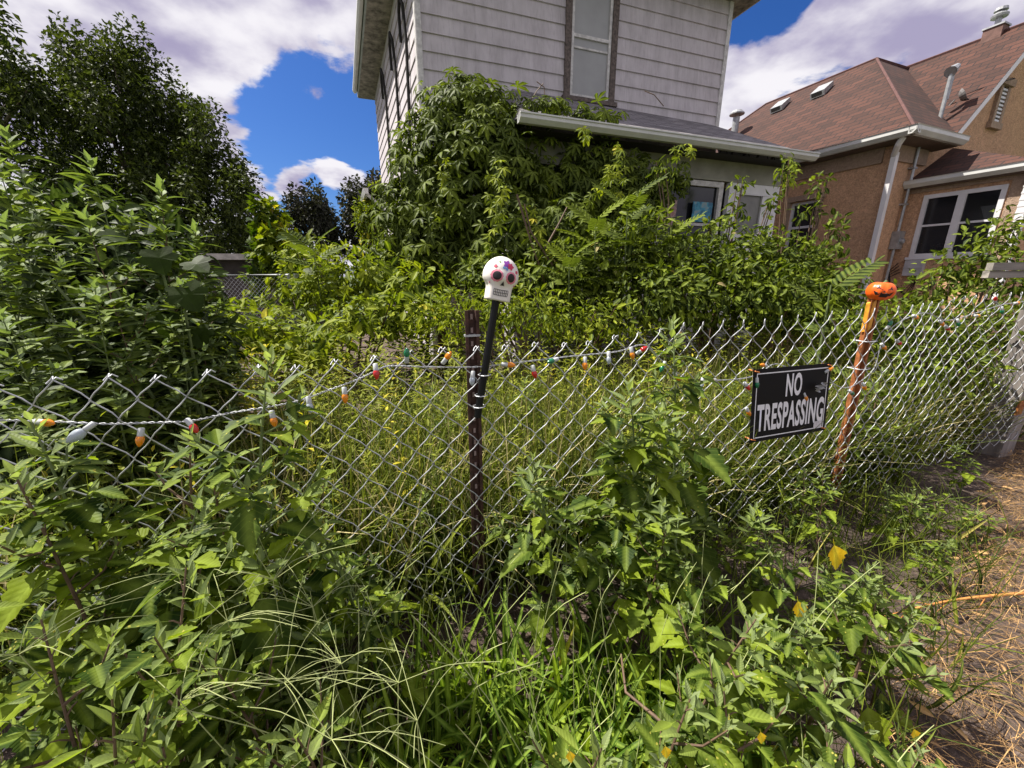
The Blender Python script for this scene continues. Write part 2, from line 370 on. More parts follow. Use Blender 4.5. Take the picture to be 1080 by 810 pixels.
# siding: grooved asbestos shingles
def siding_mat():
    m = NT('grooved_siding'); o = m.tc.outputs['Object']
    n = m.noise(3, 5, .6); g = m.noise(42, 3, .7, stretch=(1, 1, .035)); big = m.noise(5, 3, .6, stretch=(1, 1, .25))
    c = m.ramp(g, (.28, (.30, .27, .285)), (.46, (.48, .445, .465)), (.7, (.55, .51, .53)))
    c = m.mix(.5, c, m.ramp(n, (.3, (.42, .385, .405)), (.7, (.60, .56, .58))), 'MIX')
    c = m.mix(.55, c, m.ramp(big, (.3, (.75, .73, .73)), (.6, (1.12, 1.1, 1.12))), 'MULTIPLY')
    m.col(c); m.set(Roughness=.75); m.bump(g, .5, .008); return m.m
M['siding'] = siding_mat()
def roof_mat(name, a, b, c_, scale):
    m = NT(name); br = m.n.new('ShaderNodeTexBrick'); m.l.new(m.tc.outputs['UV'], br.inputs['Vector'])
    br.inputs['Scale'].default_value = scale; br.inputs['Mortar Size'].default_value = .012; br.inputs['Brick Width'].default_value = .30; br.inputs['Row Height'].default_value = .14
    br.inputs['Color1'].default_value = a+(1,); br.inputs['Color2'].default_value = b+(1,); br.inputs['Mortar'].default_value = c_+(1,); br.inputs['Bias'].default_value = 0
    n = m.noise(55, 4, .7); n2 = m.noise(.9, 4, .6)
    c = m.mix(.8, br.outputs['Color'], m.ramp(n, (.3, (.55, .55, .55)), (.7, (1.35, 1.35, 1.35))), 'MULTIPLY')
    c = m.mix(.6, c, m.ramp(n2, (.3, (.7, .7, .7)), (.7, (1.3, 1.3, 1.3))), 'MULTIPLY')
    m.col(c); m.set(Roughness=.92); m.bump(br.outputs['Fac'], -.8, .02); return m.m
M['redroof'] = roof_mat('red_brown_shingles', (.088, .034, .022), (.045, .019, .013), (.02, .011, .01), 1)
M['greyroof'] = roof_mat('grey_shingles', (.26, .24, .245), (.13, .12, .125), (.05, .045, .045), 1)
def stucco_mat(name, a, b):
    m = NT(name); n = m.noise(38, 4, .7); n2 = m.noise(1.2, 4, .6); n3 = m.noise(14, 5, .7)
    c = m.ramp(n, (.3, a), (.68, b)); c = m.mix(.7, c, m.ramp(n2, (.3, (.78, .74, .72)), (.7, (1.15, 1.12, 1.08))), 'MULTIPLY')
    c = m.mix(.6, c, m.ramp(n3, (.35, (.72, .7, .7)), (.6, (1.12, 1.12, 1.12))), 'MULTIPLY')
    m.col(c); m.set(Roughness=.95); m.bump(n, 1.0, .03); return m.m
M['stucco'] = stucco_mat('tan_stucco', (.46, .255, .145), (.80, .52, .32))
M['stucco_trim'] = stucco_mat('smooth_stucco_trim', (.36, .26, .19), (.46, .34, .25))

def ground_mat():
    m = NT('bare_soil'); n = m.noise(1.6, 6, .6); n2 = m.noise(28, 6, .7); n3 = m.noise(9, 6, .65, stretch=(1, .35, 1))
    c = m.ramp(n2, (.3, (.04, .028, .022)), (.55, (.11, .08, .065)), (.75, (.24, .185, .155)))
    c = m.mix(.6, c, m.ramp(n3, (.35, (.6, .55, .52)), (.65, (1.5, 1.4, 1.35))), 'MULTIPLY')
    m.col(c); m.set(Roughness=.95); m.bump(n2, 1, .03); return m.m
M['soil'] = ground_mat()
M['lawn'] = simple('far_ground', (.06, .09, .025), .95, 0, .5, .5)

# ------------------------------------------------------------------ ground
def dirt(x, y):                              # >0 on the bare path, right of a line
    return (x-1.02) - (y-.62)*(3.02/2.15)
gv = MB(); nx, ny = 70, 60
xs = np.linspace(-8, 12, nx); ys = np.linspace(-3, 12, ny)
P = [[(x, y, .02*math.sin(3.1*x+1.3*y)+.015*math.sin(7*x-5*y)+.012*math.sin(11*y+3*x)-.01) for x in xs] for y in ys]
for r in P: gv.v += r
for j in range(ny-1):
    for i in range(nx-1): a = j*nx+i; gv.f.append((a, a+1, a+nx+1, a+nx))
g = gv.build('yard_soil', M['soil'], smooth=True); tag(g, 'bare brown soil of the yard and path, strewn with dead straw', 'ground', kind='structure')
fg = MB(); fg.poly([(-400, -200, -.08), (400, -200, -.08), (400, 600, -.08), (-400, 600, -.08)])
g = fg.build('ground', M['lawn']); tag(g, 'grassy ground stretching to the horizon', 'ground', kind='structure')

# ------------------------------------------------------------------ white house
wh = empty('white_house', (-1.475, 7.36, 0), R_(19))
tag(wh, 'two storey house with weathered white grooved siding, overgrown porch and tall upper window', 'house')
def rows(mb, u0, u1, z0, z1, holes=(), pitch=.2475, zref=4.69, wplane=0):
    z = zref-pitch*math.ceil((zref-z0)/pitch)
    while z < z1:
        a, b = max(z, z0), min(z+pitch, z1)
        segs = [(u0, u1)]
        for (hu0, hu1, hz0, hz1) in holes:
            if a < hz1 and b > hz0: segs = [q for s_ in segs for q in ((s_[0], min(s_[1], hu0)), (max(s_[0], hu1), s_[1])) if q[1] > q[0]]
        for (p, q) in segs:
            mb.poly([(p, wplane-.025, a), (q, wplane-.025, a), (q, wplane-.002, b), (p, wplane-.002, b)])
            mb.poly([(p, wplane+.01, a), (q, wplane+.01, a), (q, wplane-.025, a), (p, wplane-.025, a)])
        z += pitch
    return mb
U1 = 6.1
hole = (2.56, 3.54, 4.62, 7.0)
mb = rows(MB(), .0, U1, 0, 6.65, [hole]); mb.box((0, .02, 0), (2.56, .2, 6.6)).box((3.54, .02, 0), (U1, .2, 6.6)).box((2.56, .02, 0), (3.54, .2, 4.62))
front = mb.build('front_wall', M['siding'], wh)
# side wall turned 4 degrees more
def sd_(w_, off=0, z=0):                     # point on the side wall: w along it, off outward
    a = R_(4); return (-math.sin(a)*w_ - math.cos(a)*off, math.cos(a)*w_ - math.sin(a)*off, z)
SL = 6.65
mb = MB(); z = 4.69-.2475*19
while z < 6.65:
    b = min(z+.2475, 6.65)
    mb.poly([sd_(0, .02, z), sd_(SL, .02, z), sd_(SL, .002, b), sd_(0, .002, b)]); mb.poly([sd_(0, -.01, z), sd_(SL, -.01, z), sd_(SL, .02, z), sd_(0, .02, z)]); z += .2475
side = mb.build('side_wall', M['siding'], wh)
mb = MB(); b_ = [sd_(SL, 0, 0), (U1, SL, 0), (U1, SL, 6.6), sd_(SL, 0, 6.6)]; mb.poly(b_)
rows2 = [(U1, 0, 0), (U1, SL, 0), (U1, SL, 6.65), (U1, 0, 6.65)]; mb.poly(rows2)
mb.build('rear_wall', M['siding'], wh)
mb = MB()
MB().box((U1-.06, -.035, 0), (U1+.03, .0, 6.64)).build('corner_board', M['worn'], wh)
mb.box((-.03, -.03, 0), (.055, .0, 6.64))
mb.slab([sd_(0, .025, 0), sd_(.1, .025, 0), sd_(.1, .025, 6.64), sd_(0, .025, 6.64)], (-.012, 0, 0))
mb.build('corner_board', M['worn'], wh)
# cables and conduits on the side wall
for j, (w0, zt, wb) in enumerate(((.75, 6.1, 1.05), (2.1, 6.2, 2.3), (3.9, 6.3, 4.0))):
    mb = MB(); mb.tube([sd_(w0+.55, .05, zt-.5), sd_(w0+.45, .07, zt-.1), sd_(w0+.2, .09, zt), sd_(w0, .08, zt-.2), sd_(w0, .05, zt-.7), sd_(wb, .05, 3.0), sd_(wb, .05, .4)], .028, 6)
    mb.build('cable', M['dark'], wh)
# eaves
E0 = .46
mb = MB(); mb.poly([(-E0, -E0, 6.65), (U1+E0, -E0, 6.65), (U1+E0, SL+.25, 6.65), (-E0-.47, SL+.25, 6.65)][::-1])
mb.build('soffit', M['soffit'], wh)
mb = MB()
mb.slab([(-E0, -E0-.03, 6.64), (U1+E0, -E0-.03, 6.64), (U1+E0, -E0-.03, 6.84), (-E0, -E0-.03, 6.84)], (0, .028, 0))
mb.slab([(-E0, -E0, 6.64), (-E0-.47, SL+.25, 6.64), (-E0-.47, SL+.25, 6.86), (-E0, -E0, 6.86)], (-.03, 0, 0))
mb.slab([(-E0-.47, SL+.25, 6.64), (U1+E0, SL+.25, 6.64), (U1+E0, SL+.25, 6.86), (-E0-.47, SL+.25, 6.86)], (0, .03, 0))
mb.build('fascia', M['fascia'], wh)
mb = MB(); o = (U1+E0)
prof = [(0, 0), (.02, -.09), (.09, -.11), (.13, -.06), (.13, 0)]
mb.slab([(o+a, -E0-.05, 6.80+b) for a, b in prof], (0, SL+.6, 0)); mb.build('gutter', M['gutter'], wh); mb = MB(); mb.slab([(-E0-a-.03, -E0-.05, 6.82+b) for a, b in prof][::-1], (-.46, SL+.7, 0))
mb.build('gutter', M['gutter'], wh)
mb = MB(); top = 8.7
A_, B_, C_, D_ = (-E0-.05, -E0-.05, 6.84), (U1+E0, -E0-.05, 6.84), (U1+E0, SL+.25, 6.84), (-E0-.5, SL+.25, 6.84); T1, T2 = (3.0, 2.6, top), (3.2, 4.2, top)
for q in ([A_, B_, T1], [B_, C_, T2, T1], [C_, D_, T2], [D_, A_, T1, T2]): mb.poly(q, [(p[0], p[1]) for p in q])
mb.build('roof', M['greyroof'], wh)
# upper window
wn_ = MB(); x0, x1, z0, z1 = 2.56, 3.54, 4.62, 7.0
wn_.box((x0-.03, -.05, z0), (x0+.085, .03, z1)).box((x1-.085, -.05, z0), (x1+.03, .03, z1)).box((x0-.07, -.10, z0-.07), (x1+.07, .03, z0-.002))
win = wn_.build('window', M['trim'], wh); tag(win, 'tall upper sash window with worn dark frame')
fr = MB(); a, b = x0+.09, x1-.09
for (p, q) in ((a, a+.05), (b-.05, b)): fr.box((p, -.03, z0), (q, .03, z1))
fr.box((a+.05, -.03, z0+.001), (b-.05, .03, z0+.06)); fr.box((a+.05, -.028, 5.54), (b-.05, .03, 5.59)); fr.build('sash', M['worn'], win)
MB().box((a+.05, .0, z0+.06), (b-.05, .02, 5.54)).box((a+.05, .0, 5.59), (b-.05, .02, z1)).build('pane', M['screen'], win)
fr = MB(); fr.box((a+.06, -.022, 5.38), (b-.06, -.004, 5.41)); fr.build('blind_rail', M['worn'], win)
# porch
GZ = 3.4; GW = -2.3; PW = -1.85; PU0, PU1 = 1.05, 5.95
mb = MB()
q = [(PU0-.15, GW+.06, GZ+.02), (PU1, GW+.06, GZ+.02), (PU1+.0, -.03, 4.52), (PU0+.5, -.03, 4.60)]
mb.poly(q, [(p[0], math.hypot(p[1]-GW, p[2]-GZ)) for p in q])
q = [(PU1, GW+.06, GZ+.02), (PU1+.55, -.03, GZ+.05), (PU1, -.03, 4.52)]; mb.poly(q, [(p[1], math.hypot(p[0]-PU1, p[2]-GZ)) for p in q])
q = [(PU0-.15, -.03, GZ+.02), (PU0-.15, GW+.06, GZ+.02), (PU0+.5, -.03, 4.60)]; mb.poly(q, [(p[1], p[0]) for p in q])
mb.build('porch_roof', M['greyroof'], wh)
mb = MB(); prof = [(0, .0), (0, -.095), (-.06, -.095), (-.11, -.05), (-.11, -.008), (-.125, -.008), (-.125, .008), (-.097, .008), (-.097, -.04), (-.052, -.08), (-.015, -.08), (-.015, 0)]
mb.slab([(PU0-.2, GW+.04+a, GZ+b+.0) for a, b in prof], (PU1-PU0+.25, 0, 0)); mb.build('porch_gutter', M['gutter'], wh)
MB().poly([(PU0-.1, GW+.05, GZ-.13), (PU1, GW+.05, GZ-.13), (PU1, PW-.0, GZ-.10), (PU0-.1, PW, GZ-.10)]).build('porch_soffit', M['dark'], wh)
mb = MB(); mb.box((PU0, PW, 3.02), (PU1-.05, PW+.12, 3.3)); mb.box((PU0, PW-.03, 2.995), (PU1-.1, PW+.1, 3.03))
mb.build('porch_frieze', M['frieze'], wh)
mb = rows(MB(), PU0, 4.72, 0, 1.75, wplane=PW); mb.box((PU0, PW+.02, 0), (4.75, PW+.15, 1.75)); mb.build('porch_wall', M['siding'], wh)
MB().box((PU1-.1, PW+.13, 0), (PU1-.05, 0, 3.2)).build('porch_end_wall', M['siding'], wh); MB().box((PU0-.0, PW+.16, 0), (PU0+.05, 0, 3.2)).build('porch_end_wall', M['siding'], wh)
# porch windows: dark with white frame
for (a, b) in ((3.30, 4.62), (1.75, 3.12)):
    f_ = MB(); f_.box((a, PW-.02, 1.75), (a+.09, PW+.08, 2.98)).box((b-.09, PW-.02, 1.75), (b, PW+.08, 2.98)).box((a+.09, PW-.018, 2.90), (b-.09, PW+.08, 2.98)).box((a+.09, PW-.018, 1.75), (b-.09, PW+.08, 1.84)).box((a+.09, PW-.01, 2.30), (b-.09, PW+.07, 2.345))
    wv = f_.build('porch_window', M['worn'], wh)
    MB().box((a+.09, PW+.03, 1.84), (b-.09, PW+.045, 2.90)).build('pane', M['glass'], wv)
def patchy(name, c1, c2, c3):
    m = NT(name); n = m.noise(9, 3, .6); m.col(m.ramp(n, (.4, c1), (.5, c2), (.6, c3))); m.set(Roughness=.5); return m.m
bl = MB().box((4.02, PW-.035, 2.36), (4.42, PW-.022, 2.66)).build('window_poster', patchy('blue_poster', (.02, .12, .22), (.04, .28, .42), (.22, .30, .33)), wh); tag(bl, 'bright blue patterned poster in the porch window')
bl = MB().box((3.42, PW-.035, 2.28), (3.70, PW-.022, 2.66)).build('window_poster', patchy('pink_poster', (.35, .16, .16), (.45, .32, .30), (.2, .12, .12)), wh); tag(bl, 'dull pink cloth in the porch window')
# white door panel
dr = MB(); dr.box((4.74, PW-.03, 0), (4.98, PW+.05, 2.99)).box((5.50, PW-.03, 0), (5.86, PW+.05, 2.99)).box((4.98, PW-.028, 2.84), (5.50, PW+.05, 2.99)).box((4.98, PW-.028, 0), (5.50, PW+.05, 2.2)).box((4.77, PW-.04, 2.82), (5.83, PW-.031, 2.835))
for zz in (2.55, 2.3): dr.box((5.56, PW-.036, zz), (5.8, PW-.031, zz+.012))
door = dr.build('door', M['white'], wh)
MB().box((4.98, PW, 2.2), (5.5, PW+.02, 2.84)).build('pane', M['doorglass'], door)
# rear wing of the house
rw = MB(); rw.slab([sd_(SL, -.1, 0), sd_(13, -.1, 0), sd_(13, -.1, 3.9), sd_(SL, -.1, 3.9)], (.3, 0, 0)); rw.build('rear_wing_wall', M['siding'], wh)
rw = MB(); q = [sd_(SL+.0, .42, 4.1), sd_(13, .42, 4.1), sd_(13, -1.6, 5.0), sd_(SL, -1.6, 5.0)]; rw.slab(q, (0, 0, .06)); rw.build('rear_wing_roof', M['greyroof'], wh)
rw = MB(); rw.slab([sd_(SL, .43+a, 4.12+b) for a, b in ((0, 0), (0, -.16), (.1, -.16), (.15, 0))], Vector(sd_(6.3, 0, 0))); rw.tube([sd_(SL+.25, .47, 4.0), sd_(SL+.2, .2, 3.75), sd_(SL+.2, -.02, 3.6), sd_(SL+.2, -.04, .3)], .055, 7); rw.build('rear_gutter', M['gutter'], wh)
mb = MB(); mb.box((5.75, -.95, 3.8), (5.76, -.94, 3.81))

# ------------------------------------------------------------------ stucco house
st = empty('stucco_house', (7.0, 7.75, 0), R_(22))
tag(st, 'tan stucco house under a red brown hipped shingle roof, on the right', 'house')
def wall_hole(mb, axis, c0, thick, a0, a1, z0, z1, holes):
    cuts = sorted({a0, a1, *[h[0] for h in holes], *[h[1] for h in holes]})
    for p, q in zip(cuts, cuts[1:]):
        hs_ = [h for h in holes if h[0] <= p and h[1] >= q]; zz = [z0]
        for h in hs_: zz += [h[2], h[3]]
        zz.append(z1)
        for i in range(0, len(zz), 2):
            if zz[i+1] > zz[i]:
                if axis == 'u': mb.box((c0, p, zz[i]), (c0+thick, q, zz[i+1]))
                else: mb.box((p, c0, zz[i]), (q, c0+thick, zz[i+1]))
    return mb
SW = (1.60, 2.20, 2.02, 3.12)
wall_hole(MB(), 'u', .4, .2, .6, 8, 0, 3.9, [SW]).build('side_wall', M['stucco'], st)
mb = MB(); mb.box((.4, .4, 0), (8.0, .6, 3.9)); mb.slab([(1.70, .4, 3.9), (6.6, .4, 3.9), (4.03, .4, 6.32)], (0, .2, 0)); mb.build('front_wall', M['stucco'], st)
# frieze moulding under the eaves
MB().box((.36, .56, 3.60), (.4, 8, 3.9)).box((.36, .36, 3.60), (1.45, .4, 3.9)).build('frieze', M['stucco_trim'], st)
# side window
h = SW
f_ = MB(); f_.box((.33, h[0]-.10, h[2]-.02), (.4, h[0], h[3]+.02)).box((.33, h[1], h[2]-.02), (.4, h[1]+.10, h[3]+.02)).box((.31, h[0]-.13, h[3]+.02), (.4, h[1]+.13, h[3]+.13)).box((.30, h[0]-.13, h[2]-.12), (.4, h[1]+.13, h[2]-.02))
swin = f_.build('window', M['stucco_trim'], st); tag(swin, 'small side window with tan surround')
MB().box((.42, h[0], h[2]), (.5, h[0]+.05, h[3])).box((.42, h[1]-.05, h[2]), (.5, h[1], h[3])).box((.42, h[0]+.05, h[3]-.05), (.5, h[1]-.05, h[3])).box((.42, h[0]+.05, 2.55), (.5, h[1]-.05, 2.6)).build('frame', M['white'], swin)
MB().box((.47, h[0]+.05, h[2]), (.48, h[1]-.05, h[3]-.05)).build('pane', M['glass'], swin)
# bay with its window
BU, BW0, BW1 = 1.15, .4, -1.2
hole2 = (-.97, .12, 1.86, 3.0)
wall_hole(MB(), 'u', BU, .15, BW1, BW0, 0, 3.22, [hole2]).build('bay_side_wall', M['stucco'], st)
MB().box((BU+.15, BW1, 0), (4.6, BW1+.15, 3.2)).build('bay_front_wall', M['stucco'], st)
MB().box((BU-.03, BW1-.02, 3.06), (BU, BW0, 3.22)).box((BU-.025, -1.19, 1.2), (BU, -1.0, 3.06)).build('bay_trim', M['stucco_trim'], st)
a, b, c0, d0 = hole2
f_ = MB(); f_.box((BU-.02, a, c0), (BU+.06, a+.07, d0)).box((BU-.02, b-.07, c0), (BU+.06, b, d0)).box((BU-.02, a+.07, d0-.07), (BU+.06, b-.07, d0)).box((BU-.02, a+.07, c0), (BU+.06, b-.07, c0+.06))
mid = (a+b)/2+.0; f_.box((BU-.018, mid-.055, c0+.06), (BU+.06, mid+.055, d0-.07)); f_.box((BU-.05, a-.06, c0-.05), (BU+.05, b+.04, c0-.002))
bw = f_.build('window', M['white'], st); tag(bw, 'white framed double window of the bay')
for (p, q) in ((a+.07, mid-.055), (mid+.055, b-.07)):
    MB().box((BU-.005, p, 2.42), (BU+.05, q, 2.455)).build('meeting_rail', M['white'], bw)
    MB().box((BU+.03, p, c0+.06), (BU+.04, q, 2.42)).box((BU+.02, p, 2.455), (BU+.03, q, d0-.07)).build('pane', M['glass'], bw)
# roofs
def uvp(pts, n_along, origin):               # uv = (along eave, up slope)
    e = Vector(n_along).normalized(); o_ = Vector(origin); out = []
    nrm = (Vector(pts[1])-Vector(pts[0])).cross(Vector(pts[2])-Vector(pts[0])).normalized(); upv = nrm.cross(e)
    if upv.z < 0: upv = -upv
    for p in pts: d = Vector(p)-o_; out.append((d.dot(e), d.dot(upv)))
    return out
rf = MB()
def rp(pts, al): rf.poly(pts, uvp(pts, al, pts[0]))
RP = (2.7, 2.36, 6.44); RB = (2.75, 5.15, 6.46); RX = (4.03, 2.36, 6.46)
rp([(0, 0, 4), RP, RB, (0, 7.9, 4)], (0, 1, 0))
rp([(0, 0, 4), (1.54, 0, 4), (3.98, 2.36, 6.44), RP], (1, 0, 0))
rp([(0, 7.9, 4), RB, (5, 5.2, 6.46), (7.5, 7.9, 4)], (1, 0, 0))
rp([RP, (5, 2.36, 6.45), (5, 5.2, 6.46), RB], (1, 0, 0))
rp([(1.54, .1, 4.0), (4.03, .1, 6.49), (4.03, 5, 6.49), (4.03, 2.4, 6.47), (1.54, 0, 4)][:3]+[(4.03, 6, 6.49), (3.99, 2.38, 6.45)], (0, 1, 0))
rp([(4.03, .1, 6.49), (7.2, .1, 3.6), (7.2, 8, 3.6), (4.03, 8, 6.49)], (0, 1, 0))
rf.build('roof', M['redroof'], st)
rf = MB()
for q in ([(1.54, .1, 3.99), (4.03, .1, 6.48), (4.03, .1, 6.34), (1.68, .1, 3.99)],): rf.slab(q, (0, .05, 0))
rf.build('rake_board', M['downspout'], st)
rf = MB(); rf.tube([RP, RB], .035, 5).tube([(0, 0, 4.01), RP], .03, 5).tube([RP, RX], .035, 5).tube([(4.03, .1, 6.5), (4.03, 8, 6.5)], .035, 5).tube([RB, (0, 7.9, 4)], .03, 5); rf.build('ridge_cap', simple('ridge_cap', (.10, .045, .04), .9, 0, .3, 12), st)
rf = MB(); q = [(1.0, .4, 3.26), (1.0, -1.35, 3.26), (2.35, .4, 4.02)]; rf.poly(q, uvp(q, (0, 1, 0), q[0]))
q = [(1.0, -1.35, 3.26), (5, -1.35, 3.26), (5, .4, 4.02), (2.35, .4, 4.02)]; rf.poly(q, uvp(q, (1, 0, 0), q[0])); rf.build('bay_roof', M['redroof'], st)
# gutters
gp = [(0, .0), (0, -.12), (-.06, -.12), (-.12, -.06), (-.12, 0), (-.135, .012), (-.11, .012), (-.1, -.05), (-.05, -.1), (-.015, -.1), (-.015, 0)]
mb = MB(); mb.slab([(.02+a, -.1, 4.0+b) for a, b in gp], (0, 8.0, 0)); mb.build('gutter', M['gutter'], st); mb = MB(); mb.slab([(-.1, .02+a, 4.0+b) for a, b in gp][::-1], (1.75, 0, 0)); mb.build('gutter', M['gutter'], st)
mb = MB(); mb.slab([(1.02+a, -1.45, 3.27+b) for a, b in gp], (0, 1.84, 0)); mb.slab([(.9, -1.33+a, 3.27+b) for a, b in gp][::-1], (3.5, 0, 0)); mb.build('bay_gutter', M['gutter'], st)
MB().box((.03, .03, 3.87), (.4, 7.9, 3.895)).box((.4, .03, 3.87), (1.62, .4, 3.895)).box((1.0, -1.3, 3.13), (1.15, .4, 3.15)).build('soffit', simple('brown_soffit', (.12, .08, .06), .8), st)
mb = MB(); mb.tube([(.05, .13, 3.92), (.10, .22, 3.80), (.32, .36, 3.68)], .05, 8); mb.box((.29, .31, 0), (.385, .39, 3.72)); mb.build('downspout', M['downspout'], st)
mb = MB(); mb.box((BU-.12, -1.28, 0), (BU-.02, -1.18, 3.16));
for k in range(24): mb.box((BU-.125, -1.285, .6+k*.1), (BU-.015, -1.175, .63+k*.1))
mb.build('downspout', M['downspout'], st)
# conduit + electric boxes
mb = MB(); mb.tube([(1.0, .33, 3.9), (1.0, .33, 1.95), (1.0, .36, .1)], .025, 8)
for zz in (3.5, 2.85, 2.3): mb.box((.94, .30, zz), (1.06, .4, zz+.03))
mb.build('conduit', M['pipe'], st)
mb = MB(); mb.box((.93, .26, 2.02), (1.12, .39, 2.36)).lathe([(.05, 0), (.05, .05), (.03, .06)], 12, Matrix.Translation((1.02, .26, 2.17)) @ Matrix.Rotation(R_(90), 4, 'X')); mb.build('meter_box', M['pipe'], st)
MB().box((BU-.10, -.17, 1.50), (BU, .12, 1.80)).box((BU-.11, -.17, 1.64), (BU-.101, .12, 1.66)).build('utility_box', simple('utility_grey', (.42, .42, .44), .5), st)
mb = MB(); 
for k in range(4): mb.tube([(BU-.03, .25-.02*k, 1.75-.06*k), (BU-.06, .36, 1.6-.05*k), (BU-.04, .3, 1.35), (BU-.05, .05-.04*k, 1.2-.05*k), (BU-.03, -.1, 1.45)], .008, 5)
mb.build('loose_cable', M['black'], st)
# box vents on the left roof plane z = 4 + .9u
for wv_ in (4.24, 3.14+.0):
    uu = 2.2 if wv_ > 4 else 2.15
    mb = MB(); z_ = 4+.905*uu; mb.slab([(uu-.14, wv_-.17, z_-.12), (uu+.14, wv_-.17, z_+.14), (uu+.10, wv_-.17, z_+.22), (uu-.18, wv_-.17, z_-.0)], (0, .34, 0))
    v_ = mb.build('roof_vent', M['pipe'], st)
    MB().slab([(uu-.175, wv_-.12, z_-.10), (uu-.16, wv_-.12, z_-.10), (uu-.19, wv_-.12, z_-.02), (uu-.205, wv_-.12, z_-.02)], (0, .24, 0)).build('vent_opening', M['dark'], v_)
# tall flue pipe through the front roof plane, with hood; dish beside it
mb = MB(); mb.tube([(1.95, .55, 4.4), (1.95, .55, 5.30)], .035, 10); fl = mb.build('flue_pipe', M['pipe'], st)
MB().tube([(1.90, .55, 5.33), (2.10, .56, 5.46)], [.10, .055], 10).tube([(2.10, .60, 4.9), (2.10, .60, 5.36)], .04, 8).build('flue_hood', M['pipe'], fl)
mb = MB(); mb.lathe([(.0, 0), (.05, .01), (.1, .035), (.13, .07), (.125, .075), (.095, .045), (.04, .02), (0, .01)], 14, Matrix.Translation((2.42, .55, 4.98)) @ Matrix.Rotation(R_(60), 4, 'X') @ Matrix.Rotation(R_(25), 4, 'Y')); mb.tube([(2.42, .6, 4.95), (2.42, .72, 4.8)], .015, 6); mb.build('satellite_dish', simple('dish_grey', (.18, .17, .17), .6), st)
mb = MB(); mb.tube([(2.45, .5, 5.0), (2.7, .2, 5.12), (3.2, .1, 5.25), (3.6, .3, 5.4)], .008, 5); mb.build('roof_wire', M['black'], st)
# ridge chimney and vents
mb = MB(); mb.box((3.92, .78, 6.2), (4.18, 1.08, 6.62)); ch = mb.build('chimney', simple('chimney_brick', (.16, .09, .075), .9, 0, .3, 10, .4), st)
MB().box((3.9, .76, 6.62), (4.2, 1.10, 6.65)).lathe([(.05, 0), (.05, .16), (.13, .16), (.14, .2), (.06, .27), (.11, .28), (.10, .33), (0.01, .36)], 12, Matrix.Translation((4.05, .93, 6.65))).build('chimney_cap', M['pipe'], ch)
# attic vent with hood
GU = 3.62; mb = MB(); mb.box((GU-.2, .34, 4.62), (GU-.11, .4, 5.28)).box((GU+.11, .34, 4.62), (GU+.2, .4, 5.28)).box((GU-.24, .30, 5.28), (GU+.24, .4, 5.40)).box((GU-.24, .32, 4.50), (GU+.24, .4, 4.62))
av = mb.build('attic_vent', M['stucco_trim'], st)
mb = MB()
for k in range(9): mb.box((GU-.11, .35, 4.64+k*.07), (GU+.11, .385, 4.675+k*.07))
mb.build('louvre', M['white'], av); MB().box((GU-.11, .386, 4.62), (GU+.11, .398, 5.28)).build('vent_back', M['dark'], av)
# small metal chimney standing between the houses
cp = at(775, 137, 13); cv = empty('metal_chimney', (cp.x, cp.y, 0)); tag(cv, 'slim metal chimney pipe with cap rising behind the porch roof between the houses', 'chimney')
zt = at(775, 119, 13).z
MB().tube([(0, 0, 0), (0, 0, zt-.12)], .09, 12).build('pipe', M['pipe'], cv)
mb = MB().lathe([(.10, 0), (.2, 0), (.2, .03), (.13, .1), (.02, .12)], 12, Matrix.Translation((0, 0, zt-.05)))
for k in range(4): q = k*math.pi/2; mb.tube([(.08*math.cos(q), .08*math.sin(q), zt-.16), (.08*math.cos(q), .08*math.sin(q), zt-.04)], .01, 4)
mb.build('cap', M['pipe'], cv)

# ------------------------------------------------------------------ garage, gate, far left
gp_ = at(240, 268, 9.5)
ga = empty('garage', (gp_.x, gp_.y, 0), R_(8)); tag(ga, 'low dark garage with a pale flat roof edge below the big tree', 'garage')
zr = gp_.z
MB().box((-1.6, 0, 0), (1.35, 2.5, zr-.14)).build('wall', simple('dark_wall', (.035, .03, .028), .9, 0, .4, 5), ga)
MB().box((-1.8, -.25, zr-.13), (1.5, 2.7, zr)).build('roof', simple('pale_roof_edge', (.40, .37, .35), .7, 0, .3, 8), ga)
MB().box((-1.2, -.02, .2), (.9, 0, zr-.5)).build('door', simple('brown_door', (.06, .045, .04), .8), ga)
g0 = at(214, 294, 5.6); g1 = at(304, 290, 5.6)
gt = empty('metal_gate', (g0.x, g0.y, 0), math.atan2(g1.y-g0.y, g1.x-g0.x)); tag(gt, 'old chain link gate with grey pipe frame in the back yard', 'gate')
L = (g1-g0).length; H = g1.z
MB().tube([(0, 0, .1), (0, 0, H), (L, 0, H), (L, 0, .1), (0, 0, .1)], .026, 8).build('frame', M['pipe'], gt)
mb = MB()
nW = int(L/.06)
for i in range(-16, nW):
    for sg in (1, -1):
        a0 = i*.06 if sg == 1 else (nW-i)*.06; pts = []
        p0, p1 = (a0, .12), (a0+sg*(H-.14), H-.02)
        def clipx(p, q):
            (xa, za), (xb, zb) = p, q; ts = [0, 1]
            for lim in (0.01, L-.01):
                if (xa-lim)*(xb-lim) < 0: ts.append((lim-xa)/(xb-xa))
            ts = sorted(ts); r_ = []
            for t0, t1 in zip(ts, ts[1:]):
                xm = xa+(xb-xa)*(t0+t1)/2
                if .01 <= xm <= L-.01: r_.append(((xa+(xb-xa)*t0, za+(zb-za)*t0), (xa+(xb-xa)*t1, za+(zb-za)*t1)))
            return r_
        for (pa, pb) in clipx(p0, p1): mb.tube([(pa[0], 0, pa[1]), (pb[0], 0, pb[1])], .0018, 3, False)
mb.build('mesh', M['pipe'], gt)
MB().tube([(L+.11, 0, 0), (L+.11, 0, H+.02)], .035, 8).build('gate_post', M['pipe'], gt)
